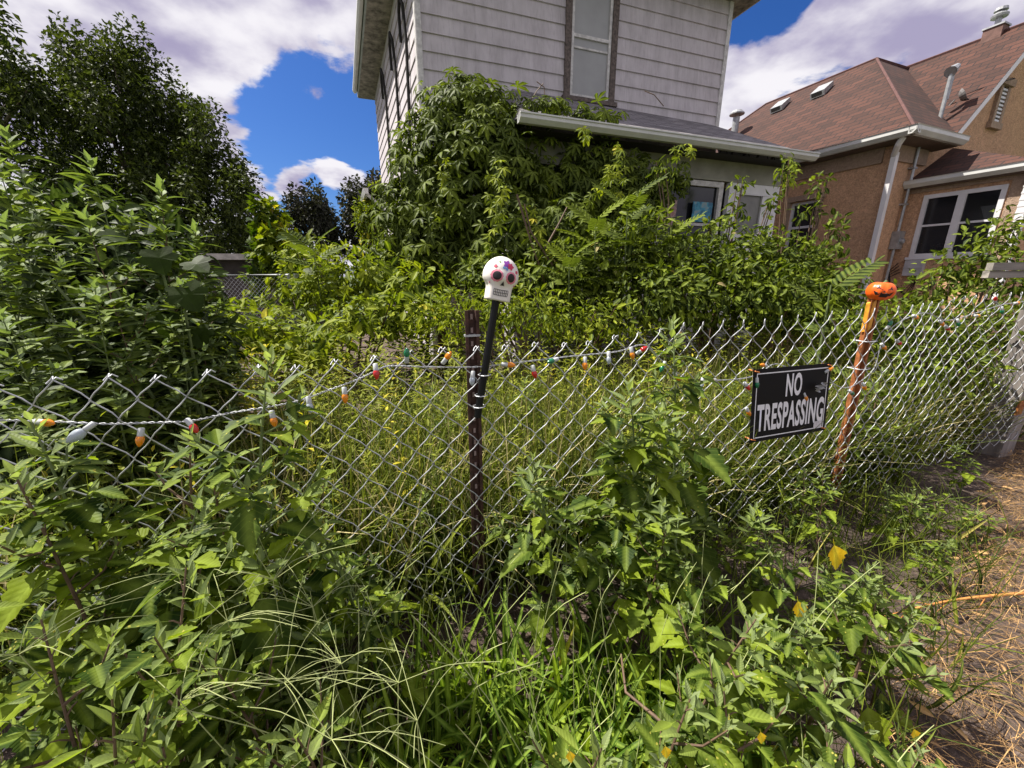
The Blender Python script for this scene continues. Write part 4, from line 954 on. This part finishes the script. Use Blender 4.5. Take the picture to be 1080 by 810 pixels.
for pts_ in (((700, 112), (690, 100), (680, 96)), ((520, 112), (528, 92), (522, 88)), ((575, 105), (574, 92), (566, 86)), ((560, 106), (566, 96), (573, 88))): t.tube([at(x, y, 5.9)-Vector(loc_v) for x, y in pts_], .006, 4)
t.build('stem', M['stem_red'], vine)

def make_shrub(name, label, ells, temps, dens, size, mat, cat='shrub', group=None, inner=.6, droop=.3, stems=10):
    cx = sum(e[0][0] for e in ells)/len(ells); cy = sum(e[0][1] for e in ells)/len(ells); b = np.array([cx, cy, 0])
    root = empty(name, tuple(b)); tag(root, label, cat, group)
    f = Fol(); shells(f, temps, [(tuple(np.array(c)-b), r) for c, r in ells], dens, size, inner, droop); f.build('foliage', mat, root)
    t = MB()
    for c, r in ells:
        for k in range(max(2, stems//len(ells)+1)):
            e = Vector(c)-Vector(b)+Vector((random.uniform(-.6, .6)*r[0], random.uniform(-.6, .6)*r[1], random.uniform(0, .9)*r[2]))
            t.tube([(e.x*.3, e.y*.3, 0), (e.x*.7, e.y*.7, e.z*.6), e], [.018, .012, .004], 5, False)
    t.build('stem', M['stem_red'], root); return root
make_shrub('leafy_shrub', 'dense small leaved shrub covering the porch between the door and the stucco house',
    [ell(720,285,4.6,.5,.4,.40), ell(765,275,4.7,.5,.4,.42), ell(810,280,4.9,.55,.4,.42), ell(850,290,4.8,.45,.4,.36), ell(780,310,4.2,.8,.4,.35), ell(880,310,4.4,.4,.3,.25), ell(840,320,4.0,.5,.3,.3), ell(700,315,4.0,.5,.35,.35)], OVAL, 400, .085, M['shrub'], inner=.8)
make_shrub('dark_shrub', 'dark leafy bush in front of the porch under the creeper', [ell(640,290,4.7,.55,.4,.5), ell(590,300,4.6,.5,.4,.45), ell(680,260,4.9,.45,.35,.45), ell(520,300,4.9,.5,.4,.4)], LANCE+OVAL, 300, .12, M['shrub'], inner=.8)
make_shrub('bright_bush', 'sunlit lime green bush spreading left of the creeper mound', [ell(395,290,5.2,.5,.4,.33), ell(350,300,5.4,.45,.4,.35), ell(440,305,4.9,.45,.35,.3), ell(330,275,6.2,.5,.4,.35), ell(420,330,4.4,.5,.3,.22), ell(375,335,4.4,.4,.3,.2), ell(310,310,5.6,.4,.3,.3), ell(275,350,3.7,.35,.3,.25), ell(330,360,3.5,.35,.3,.2), ell(240,345,4.2,.4,.3,.25)], CREEP+OVAL, 130, .14, M['bright'], inner=.8)
make_shrub('bright_bush', 'sunlit lime green bush behind the skull and middle post', [ell(475,330,4.1,.45,.3,.25), ell(540,325,3.9,.4,.3,.28), ell(590,335,3.9,.4,.3,.22), ell(640,340,3.8,.35,.3,.22)], LANCE+OVAL, 330, .075, M['bright'], inner=.8)
make_shrub('rose_bush', 'straggly dark bush in front of the bay window of the stucco house', [ell(1050,270,4.6,.5,.35,.35), ell(1010,290,4.8,.45,.35,.28), ell(1075,300,4.2,.5,.3,.3), ell(975,310,4.6,.4,.3,.22), ell(1060,245,4.9,.25,.2,.28)], OVAL, 170, .085, M['shrub'], inner=.9)
make_shrub('tall_sapling', 'thin twiggy sapling standing before the side wall of the stucco house', [ell(865,195,5.2,.14,.12,.12), ell(852,225,5.2,.16,.12,.10), ell(880,245,5.0,.13,.12,.22), ell(828,180,5.4,.12,.1,.2), ell(860,265,5.0,.2,.15,.15)], OVAL, 190, .085, M['shrub'], inner=.9, stems=12)
make_shrub('small_sapling', 'young leafy shoot rising against the white porch door', [ell(782,195,5.0,.12,.1,.09), ell(775,225,5.0,.1,.1,.14), ell(700,180,5.2,.16,.1,.12), ell(752,240,5.0,.14,.1,.16), ell(815,215,5.2,.08,.08,.18)], OVAL, 220, .09, M['shrub'], inner=.9, stems=10)
# tree of heaven saplings with long fronds
def heaven(label, px, pytop, Y, n, size, mat=None):
    p = at(px, pytop, Y); root = empty('tree_of_heaven_sapling', (p.x, p.y, 0)); tag(root, label, 'sapling', 'frond leaved saplings before the porch')
    f = Fol(); h_ = p.z
    for i in range(n):
        a = i*2.4+random.uniform(-.3, .3); z = h_*(1-.45*i/n); el = .9-1.1*i/n
        f.add(FROND, [(0, 0, z)], [math.cos(a)*math.cos(el), math.sin(a)*math.cos(el)-.25, math.sin(el)], [0, -.25, 1], size*random.uniform(.8, 1.15), random.random()*.9)
    f.build('foliage', mat or M['shrub'], root); MB().tube([(0, 0, 0), (.03, 0, h_*.5), (0, 0, h_+.05)], [.02, .014, .005], 6).build('stem', M['stem'], root); return root
heaven('tall frond leaved sapling with stacked leaflets under the porch window', 662, 215, 4.5, 16, .38)
heaven('frond leaved sapling right of the creeper mound', 628, 235, 4.4, 16, .36)
heaven('lower frond leaved sapling with wide spread between creeper and porch window', 600, 275, 4.2, 16, .36)
heaven('frond leaved sapling beneath the blue poster', 705, 250, 4.6, 14, .34)
heaven('frond leaved sapling with bright leaves just left of the pumpkin', 875, 308, 2.9, 6, .30)
heaven('frond leaved sapling leaning out beside the gate', 330, 262, 5.2, 14, .40)

# ------------------------------------------------------------------ weeds
def goose(h, seed, nb=7, mat='goose', temps=None, L=.125, node=.052, spread=1.0, bl=(.10, .26), narrow=False):
    r = random.Random(seed); f = Fol(); t = MB(); T0 = temps or GOOSE; T1 = GOOSEN if not temps else temps
    bend = Vector((r.uniform(-.12, .12), r.uniform(-.12, .12), 0))
    def sp_(z): q = z/h; return Vector((bend.x*q*q, bend.y*q*q, z))
    t.tube([sp_(h*i/6) for i in range(7)], [.0065-.0048*i/6 for i in range(7)], 6, False)
    def rosette(p, ax, s, k=9):
        for i in range(k):
            a = i*2.4+r.random(); e = ax*(.2+.9*(1-i/k))+Vector((math.cos(a), math.sin(a), 0))*(.35+.8*i/k)
            f.add(T1, [tuple(p-ax*.012*i)], tuple(e), tuple(ax+Vector((0, 0, .4))-e*.3), s*(.35+.65*i/k)*r.uniform(.85, 1.15), r.random()*.8, max(0, 1.25-i/k*1.1))
    z = h*.12; i = 0
    while z < h*.97:
        a = i*2.4+r.uniform(-.3, .3); q = z/h; s = L*(.65+.6*math.sin(math.pi*min(1, q*.95+.1)))*(1.1-.55*q*q)*r.uniform(.75, 1.2)
        out_ = Vector((math.cos(a), math.sin(a), 0))
        if narrow:
            el = -.15+.9*q+r.uniform(-.2, .2); d = out_*math.cos(el)+Vector((0, 0, math.sin(el))); p = sp_(z)
        else:                                 # leaf hangs from a slender petiole
            up_ = .5+.5*q+r.uniform(-.2, .2); p = sp_(z)+(out_+Vector((0, 0, up_))).normalized()*s*.32; el = -.95+1.25*q+r.uniform(-.3, .3)
            t.tube([sp_(z), sp_(z).lerp(p, .6)+Vector((0, 0, .003)), p], [.0018, .0014, .001], 4, False); d = out_*math.cos(el)+Vector((0, 0, math.sin(el)))
        if r.random() < .93: f.add(T0 if q < .88 else T1, [tuple(p)], tuple(d), tuple(out_*r.uniform(0, .5)+Vector((r.uniform(-.25, .25), r.uniform(-.25, .25), 1))), s, r.random()*.97, max(0, q-.8)*2)
        z += node*r.uniform(.7, 1.2)*(1.0 if q < .8 else .5); i += 1
    rosette(sp_(h), Vector((0, 0, 1)), L*.80, 12)
    for k in range(nb):
        z = h*(.25+.62*k/nb)+r.uniform(-.02, .02); a = k*2.4+1.2+r.uniform(-.4, .4); l = r.uniform(*bl)*spread*(1.15-.75*z/h)
        d = Vector((math.cos(a), math.sin(a), .75)).normalized(); p0 = sp_(z); p1 = p0+d*l*.6+Vector((0, 0, -.01)); p2 = p0+d*l+Vector((0, 0, l*.2))
        t.tube([p0, p1, p2], [.0032, .0025, .0015], 5, False)
        m_ = int(l/.035)+1
        for j in range(m_):
            p = p0.lerp(p2, (j+1)/(m_+1)); aa = j*2.6+r.random(); e = d*.6+Vector((math.cos(aa), math.sin(aa), .1))
            e.z -= r.uniform(0, .9)*(not narrow); f.add(T0, [tuple(p)], tuple(e), (r.uniform(-.3, .3), r.uniform(-.3, .3), 1), L*.62*r.uniform(.7, 1.2), r.random()*.97)
        rosette(p2, (d+Vector((0, 0, .8))).normalized(), L*.55, 8)
    root = empty('weed_plant', (0, 0, 0)); root['protoh'] = h
    f.build('foliage', M[mat], root); t.build('stem', M['stem_red'] if seed % 2 else M['stem'], root)
    return root
protos = [goose(.62, 1, 6), goose(.80, 2, 8), goose(.95, 3, 8), goose(1.1, 4, 15, L=.135, bl=(.12, .24)), goose(.45, 5, 6), goose(.7, 6, 9, L=.10, node=.04)]
used = set()
def place(px, py, Y, label, which=None, group=None, lean=(0, 0), sc=None):
    p = at(px, py, Y)
    if p.z < .12: p.z = .12
    k = which if which is not None else min(range(len(protos)), key=lambda i: abs(protos[i]['protoh']-p.z)+random.random()*.12)
    src = protos[k]; s = p.z/src['protoh'] if sc is None else sc
    if k in used: o = dup(src)
    else: o = src; used.add(k)
    o.location = (p.x, p.y, p.z-src['protoh']*s-.0 if sc else 0); o.rotation_euler = (lean[0], lean[1], random.uniform(0, 6.28)); ss_ = max(.62, min(1.25, s)); o.scale = (ss_, ss_, s)
    tag(o, label, 'weed', group); return o
M['wide'] = leafmat('wide_grass_blade', (.05, .11, .012), (.23, .31, .025), rare=(.55, .45, .06), trans=.42)
GRP = 'lobed leaf weeds in front of the chain link'
front_ = [
 (205,384,.93,'tall reddish stemmed weed crossing the fence top at left with a pale leaf rosette',3),
 (95,572,.78,'weed with a big pale leaf head low at the left, beside the fence wires',1),
 (45,500,.85,'weed with upright grey green tip at the far left below the white bulb',2),
 (20,560,.72,'weed with broad leaves reaching in from the left picture edge',1),
 (112,640,.60,'closest weed at left with a mealy pale centre and large sunlit leaves',0),
 (168,705,.66,'low leafy weed right of the closest pale centred one',0),
 (158,468,1.0,'weed with hanging leaves just left of the tall reddish stemmed one',2),
 (592,470,1.3,'slender weed just right of the middle post in front of the mesh',5),
 (60,455,.92,'tall leafy weed with pale tip under the first orange bulb at the left edge',3),
 (690,400,1.5,'leafy weed filling the space between the upright one and the tallest one',3),
 (225,520,.95,'weed growing at the foot of the tall reddish stemmed one',2),
 (366,520,1.12,'bushy weed with grey green rosettes between the left wires and the middle post',5),
 (395,590,1.0,'small weed just left of the middle post foot',5),
 (25,700,.55,'dark leaved weed in the bottom left corner',0),
 (60,770,.48,'leafy weed at the bottom edge near the left corner',4),
 (150,770,.52,'low weed at the bottom edge with one yellowing leaf',4),
 (652,430,1.42,'upright weed with loose pale leaves left of the tallest one',3),
 (640,520,1.25,'shorter weed at the foot of the upright one in the middle right',1),
 (737,345,1.60,'tallest weed of all, grey green, reaching over the fence left of the sign',3),
 (690,560,1.15,'weed with hanging lower leaves below the tallest one',2),
 (755,548,1.10,'weed with a star shaped mealy tip below the sign left corner',1),
 (742,655,.82,'near weed with a pale star of leaves in the lower middle right',0),
 (812,620,.95,'weed with spreading side branches in the lower middle right',5),
 (845,545,1.25,'weed with long leaves right below the sign',1),
 (905,575,1.15,'broad weed leaning over the bare soil beside the yellow leaf',5),
 (925,640,1.0,'low weed spreading its leaves onto the straw',4),
 (880,500,1.75,'weed growing against the orange rusted post',2),
 (948,520,1.9,'weed at the fence foot right of the orange post',5),
 (1035,535,2.0,'lone weed with a pointed head at the right edge of the soil path',0),
 (985,560,1.65,'weed with yellow green leaves between the fence foot and the soil path',5),
 (870,690,.85,'weed overhanging the straw in the lower right',4),
 (700,745,.64,'weed at the bottom edge among the wide grass',4),
 (800,745,.62,'low weed with yellow lower leaves at the bottom edge right of the grass',4),
 (905,795,.60,'weed in the bottom right on the straw edge',4),
 (300,600,.92,'weed half hidden by seed stalks at lower left',5),
 (265,690,.72,'dim weed under the seed stalks',4),
 (340,740,.62,'small weed at the bottom edge beside the seed stalks',4),
 (1030,470,2.45,'yellow green weed at the base of the weathered timber post',1),
 (955,800,.66,'low weed in the bottom right corner region leaning over the soil',4),
 (605,760,.58,'tiny pale tipped weed at the bottom edge in the middle',4),
]
for (x, y, Y, lb, k) in front_:
    o = place(x, y, Y, lb, k); q_ = 1.15 if Y > .8 else .82; o.scale = (o.scale[0]*q_, o.scale[1]*q_, o.scale[2])
    if y < 470 or (x, y) == (95, 572): o.scale = (max(1.35, o.scale[0]),)*2+(o.scale[2],)
for n in range(26):
    for _ in range(50):
        x = random.choice([random.uniform(-1.3, -.35), random.uniform(.55, 2.6)]); Y = random.uniform(.65, FA+FB*x-.08)
        if dirt(x, Y) < -.25 and Y > .6: break
    p = Vector((x, Y, random.uniform(.25, .5))); k = random.choice((0, 4, 5, 1)); src = protos[k]; o = dup(src) if k in used else src; used.add(k)
    s = p.z/src['protoh']; o.location = (x, Y, 0); o.rotation_euler = (random.uniform(-.15, .15), random.uniform(-.15, .15), random.uniform(0, 6.28)); o.scale = (max(.7, s),)*2+(s,)
    tag(o, 'low lobed leaf weed filling the ground in front of the fence', 'weed', GRP)
GR2 = 'lobed leaf weeds behind the chain link'
for n in range(60):
    x = random.uniform(-1.6, 4.5); Y = FA+FB*x+random.uniform(.15, 1.5); k = random.randrange(6); src = protos[k]; o = dup(src)
    h_ = random.uniform(.35, .8)+max(0, x-1)*.05; s = h_/src['protoh']; o.location = (x, Y, 0); o.rotation_euler = (random.uniform(-.15, .15), random.uniform(-.15, .15), random.uniform(0, 6.28)); o.scale = (max(.7, s),)*2+(s,)
    tag(o, 'leafy weed growing among the long grass behind the fence', 'weed', GR2)

# tall lance-leaved weeds at left behind the fence
tallp = [goose(1.9, 21, 14, 'tall', BROAD, L=.19, node=.05, bl=(.15, .40), narrow=True), goose(1.6, 22, 12, 'tall', BROAD, L=.17, node=.045, bl=(.15, .38), narrow=True), goose(2.2, 24, 16, 'tall', BROAD, L=.19, node=.055, bl=(.15, .42), narrow=True)]
tu = set()
TL = [(15,175,2.0,2,'tall weed with narrow leaves at the left edge, tip against the sky'),(40,150,2.3,2,'tall narrow leaved weed rising against the large dark tree'),(92,165,2.1,2,'tallest sunlit tip of the narrow leaved weeds at left'),(130,190,2.2,0,'narrow leaved weed with a drooping top beside the tallest tip'),(115,230,1.75,0,'pale tipped narrow leaved weed in front of its taller neighbours'),
      (170,235,2.3,0,'narrow leaved weed at the right side of the tall clump'),(60,230,1.7,1,'narrow leaved weed in the middle of the tall clump'),(10,260,1.6,1,'narrow leaved weed low at the left edge'),(200,275,2.5,1,'narrow leaved weed nearest the metal gate'),(80,300,1.55,1,'short narrow leaved weed behind the first wires'),(150,300,1.8,1,'short narrow leaved weed under the big lobed leaves'),
      (-30,220,2.0,2,None),(-70,200,2.4,2,None),(30,330,1.45,1,None),(190,320,2.1,1,None),(0,200,2.8,2,None),(150,220,2.9,2,None),(70,200,2.8,2,None)]
for (x, y, Y, k, lb) in TL:
    p = at(x, y, Y); src = tallp[k]; o = dup(src) if k in tu else src; tu.add(k); o.name = 'tall_weed'; s = p.z/src['protoh']
    o.location = (p.x, p.y, 0); o.rotation_euler = (random.uniform(-.06, .06), random.uniform(-.06, .06), random.uniform(0, 6.28)); o.scale = (max(.8, s), max(.8, s), s)
    tag(o, lb or 'dim narrow leaved weed deep inside the tall clump at left', 'weed', None if lb else 'tall narrow leaved weeds at left')
# big lobed leaves (squash-like) in the clump
sqp = at(178, 285, 1.95); sq = empty('lobed_leaf_plant', (sqp.x, sqp.y, 0)); tag(sq, 'plant with very large lobed leaves at the right of the tall weeds', 'plant')
f = Fol()
for (x, y, Y, s, dx, dz) in ((165,262,1.9,.13,.3,-.5),(190,300,1.9,.15,.6,-.6),(175,330,1.9,.13,.1,-.7),(120,300,1.8,.12,-.5,-.3),(200,275,2.05,.12,.8,-.2),(135,255,2.0,.12,-.2,.2),(45,285,1.7,.12,-.4,-.4),(205,345,2.0,.12,.4,-.5)):
    p = at(x, y, Y)-sq.location; f.add(SQUASH, [tuple(p)], (dx, -.35, dz), (.1, -.55, .9), s, .25)
f.build('foliage', M['shrub'], sq); t = MB()
for (x, y) in ((165,262),(190,300),(120,300),(45,285)): p = at(x, y, 1.9)-sq.location; t.tube([(0, 0, 0), (p.x*.4, p.y*.4, p.z*.6), p], [.012, .009, .005], 6)
t.build('stem', M['stem'], sq)

make_shrub('dark_thicket', 'dark dense thicket behind the tall narrow leaved weeds at left', [ell(-30,300,3.0,.8,.4,.7), ell(60,290,2.9,.6,.4,.65), ell(130,300,2.9,.6,.4,.6), ell(20,400,2.2,.6,.35,.5), ell(110,400,2.2,.5,.35,.45), ell(185,360,2.7,.35,.35,.4), ell(-40,470,1.8,.5,.3,.4), ell(60,480,1.75,.4,.25,.35)], LANCE+OVAL, 420, .12, M['darkleaf'], inner=.8)  # dark mass added to stand for the near black shade there
make_shrub('low_bush', 'mid green bush behind the right end of the chain link', [ell(960,345,3.4,.4,.3,.25), ell(1010,350,3.5,.5,.3,.28), ell(1060,350,3.7,.5,.3,.3), ell(1000,385,3.1,.4,.25,.25), ell(905,345,3.6,.5,.3,.22)], OVAL+LANCE, 380, .075, M['shrub'], inner=.8)
# ------------------------------------------------------------------ ground cover behind the fence
def goldrods(n, xr, dr, h0, h1, mat, name, label, temps=LANCE, s=.06, leaves=34, zf=None):
    f = Fol()
    x = rng.uniform(*xr, n); d = rng.uniform(*dr, n); Y = FA+FB*x+d; h_ = rng.uniform(h0, h1, n)
    if zf is not None: h_ = h_*zf(x, d)
    for i in range(n):
        q = np.linspace(.15, 1, leaves)+rng.normal(0, .02, leaves); a = np.arange(leaves)*2.4+rng.random()*6; ln = rng.normal(0, .12, 2)
        P_ = np.stack([x[i]+ln[0]*q*q, Y[i]+ln[1]*q*q, h_[i]*q], 1); el = -.2+1.0*q
        D = np.stack([np.cos(a)*np.cos(el), np.sin(a)*np.cos(el), np.sin(el)], 1)
        f.add(temps, P_, D, np.array([0, 0, 1.])+rdir(leaves)*.25, s*(1.25-.6*q)*rng.uniform(.8, 1.3, leaves), np.clip(.25+.6*q+rng.normal(0, .15, leaves), 0, .94) if rng.random() < .93 else .99)
    o = f.build(name, mat); tag(o, label, 'ground cover', kind='stuff'); return o
goldrods(760, (-5.0, 5.5), (1.3, 3.6), .75, 1.10, M['yard'], 'wild_undergrowth', 'mass of yellow green wild plants filling the yard behind the fence', s=.085, leaves=30)
goldrods(680, (-2.4, 4.2), (.3, 1.8), .45, 1.0, M['yard'], 'short_undergrowth', 'short yellow green wild plants just behind the fence', s=.055, leaves=24)
goldrods(380, (-7, 8), (3.4, 6.0), .8, 1.25, M['shrub'], 'far_undergrowth', 'mixed green growth at the foot of the houses', temps=OVAL, s=.13, leaves=24)
def grass(n, pts_fn, temps, l0, l1, mat, name, label, lean=.35, cat='grass'):
    f = Fol(); P_ = pts_fn(n); k = len(P_); D = np.array([0, 0, 1.])+rdir(k, -.2, .2)*rng.uniform(.02, lean, k)[:, None]*1.6; N = rdir(k, -.3, .3)
    f.add(temps, P_, D, N, rng.uniform(l0, l1, k), np.clip(rng.random(k)*.96+(rng.random(k) > .97)*.5, 0, 1)); o = f.build(name, mat); tag(o, label, cat, kind='stuff'); return o
def behind(xr, dr):
    def fn(n): x = rng.uniform(*xr, n); d = rng.uniform(*dr, n); return np.stack([x, FA+FB*x+d, np.zeros(n)], 1)
    return fn
grass(15000, behind((-2.6, 4.8), (.10, 1.8)), THIN, .45, .95, M['grass'], 'long_grass', 'long thin green grass behind the fence', .28)
grass(3800, behind((-1.8, 4.8), (.10, 1.8)), THIN, .4, .95, M['drygrass'], 'dry_grass', 'straw coloured dry stems among the long grass', .22)
grass(1200, behind((-.8, 3), (.0, .9)), WIDE, .3, .6, M['grass'], 'broad_grass', 'broad bladed grass behind the fence', .5)
def clumped(cl, sd_=.10):
    def fn(n):
        c = np.array(cl); i = rng.integers(0, len(c), n); p = c[i]+rng.normal(0, sd_, (n, 2)); m = np.array([dirt(a, b) < -.02 for a, b in p]) & (p[:, 1] > .5); p = p[m]
        return np.stack([p[:, 0], p[:, 1], np.zeros(len(p))], 1)
    return fn
cls = [(x, y) for x in np.arange(-.35, .75, .13) for y in np.arange(.58, 1.12, .10)]
grass(900, clumped(cls, .07), WIDE, .20, .42, M['wide'], 'wide_blade_grass', 'wide bladed bright grass at the foot of the middle post', .55)
cls2 = [(x, y) for x in np.arange(-1.3, 2.8, .14) for y in np.arange(.6, 2.4, .14) if y < FA+FB*x and not -.3 < x < .7]
grass(1800, clumped(cls2, .08), THIN, .2, .5, M['grass'], 'thin_grass', 'thin green grass under the front weeds', .6)
grass(200, clumped([(x, y) for x, y in cls2 if x > .9], .1), WIDE, .16, .30, M['grass'], 'short_grass', 'short grass along the fence foot at right', .6)
# arching seed stalks (finger grass), lower left of centre
mb = MB()
for (px, py, Y, n) in ((288,612,.80,7),(240,655,.72,7),(330,640,.85,6),(360,700,.72,7),(420,720,.66,6),(300,720,.66,7),(395,650,.9,5),(220,610,.85,5),(270,560,.95,5),(440,760,.6,6),(350,780,.55,6),(20,690,.6,5),(190,740,.55,5)):
    p = at(px, py, Y); b = Vector((p.x+random.uniform(-.12, .12), p.y+random.uniform(-.05, .12), 0))
    mb.tube([b, b.lerp(p, .5)+Vector((random.uniform(-.03, .03), 0, .03)), p], [.0018, .0014, .001], 4, False)
    for k in range(n+3):
        a = random.uniform(0, 6.28); l = random.uniform(.10, .24); d = Vector((math.cos(a), math.sin(a)*.8, random.uniform(-.1, .75)))
        q_ = smooth([p, p+d*l*.5+Vector((0, 0, .015)), p+d*l+Vector((0, 0, -.04*random.random()))], 3); mb.tube(q_, [.0007]*(len(q_)-1)+[.0004], 4, False)
for n in range(260):
    x = random.uniform(-1.0, .9); Y = random.uniform(.6, FA+FB*x+.35); h_ = random.uniform(.3, .7); b = Vector((x, Y, 0)); e = b+Vector((random.gauss(0, .18), random.gauss(0, .12), h_))
    q_ = smooth([b, b.lerp(e, .6)+Vector((random.gauss(0, .02), 0, .05)), e], 3); mb.tube(q_, [.0012]*(len(q_)-1)+[.0006], 3, False)
o = mb.build('seed_stalks', simple('pale_stalk', (.36, .40, .16), .6, 0, .25, 20)); tag(o, 'thin pale grass seed stalks arching in front of the fence', 'grass', kind='stuff')

# ------------------------------------------------------------------ the bare path: straw, sticks, fallen leaves
def on_dirt(n, spread=1.0, edge=False):
    out = []
    while len(out) < n:
        x, y = random.uniform(.7, 5), random.uniform(.3, 3.6); v = dirt(x, y)
        if (-.25 < v < .35 if edge else -.2 < v < 3): out.append((x, y, .012+random.random()*.02))
    return np.array(out)
f = Fol(); P_ = on_dirt(3600); k = len(P_); D = rdir(k, -.12, .25); f.add(THIN, P_, D, [0, 0, 1], rng.uniform(.04, .16, k), rng.random(k))
P_ = on_dirt(3200, edge=True); P_[:, 2] += rng.random(len(P_))*.05; D = rdir(len(P_), -.1, .5); f.add(THIN, P_, D, [0, 0, 1], rng.uniform(.05, .22, len(P_)), rng.random(len(P_)))
P_ = on_dirt(110, edge=True); f.add(LANCE, P_+np.array([0, 0, .03]), rdir(len(P_), -.3, .4), rdir(len(P_), .2, 1), rng.uniform(.03, .07, len(P_)), rng.random(len(P_)))
o = f.build('straw', leafmat('straw', (.14, .075, .035), (.58, .36, .15), trans=.15, bright=1.1)); tag(o, 'tangled dead straw lying on the soil path', 'straw', kind='stuff')
f = Fol(); P_ = on_dirt(900); k = len(P_); P_[:, 2] -= .005; f.add(DIAM, P_, rdir(k, -.1, .2), [0, 0, 1], rng.uniform(.008, .03, k), rng.random(k)); o = f.build('leaf_litter', leafmat('litter', (.06, .035, .02), (.30, .2, .12), trans=.05)); tag(o, 'brown leaf litter and chips on the soil path', 'litter', kind='stuff')
def gpt(px, py, z=.03): d = pdir(px, py); t_ = (z-CAMZ)/d.z; return Vector((0, 0, CAMZ))+d*t_
st0 = gpt(1080, 627, .06); b = [gpt(x, y, .06)-st0 for x, y in ((1100,624),(1040,629),(1000,634),(960,643),(925,652))]
stk = MB().tube(smooth(b, 3), [.007]*5+[.005]*5+[.003]*3, 6)
for (x0, y0, x1, y1) in ((1000,634,985,648),(1040,629,1030,645),(985,638,960,634),(960,643,940,660),(1062,627,1050,618)): stk.tube([gpt(x0, y0, .06)-st0, gpt(x1, y1, .03)-st0], [.003, .001], 4)
o = stk.build('dry_stick', simple('orange_twig', (.55, .24, .06), .7, 0, .25, 15), None, True); o.location = st0; tag(o, 'orange dry branching stick lying on the soil path', 'stick')
s0_ = gpt(700, 760, .12); o = MB().tube([at(x, y, Y)-s0_ for x, y, Y in ((655,690,.95),(660,730,.85),(690,755,.78),(725,785,.7),(760,812,.62))], [.003, .004, .005, .005, .005], 6).build('dead_stem', M['stem_red'], None, True); o.location = s0_; tag(o, 'bent brown dead stem at the bottom edge right of the grass', 'stem')
yl = leafmat('yellow_leaf', (.85, .55, .02), (.95, .62, .03), trans=.3, bright=1.0)
for (px, py, Y, s, lb) in ((875,583,1.12,.11,'bright yellow leaf caught on a weed beside the soil path'),(838,640,.98,.08,'yellow leaf left of and below the brightest one'),(700,790,.55,.035,'small yellow leaf at the bottom edge in the middle'),(800,775,.6,.035,'small yellow leaf at the bottom edge above the straw'),(600,795,.5,.03,'tiny pale yellow leaf low among the wide grass'),(961,772,.85,.05,'faded yellow leaf lying on the straw at lower right')):
    p = at(px, py, Y); f = Fol(); f.add([GOOSE[0]], [(0, -.0, s*.5)], (.15, -.3, -1), (0, -1, .5), s, .5); o = f.build('yellow_leaf', yl); o.location = p; tag(o, lb, 'leaf')
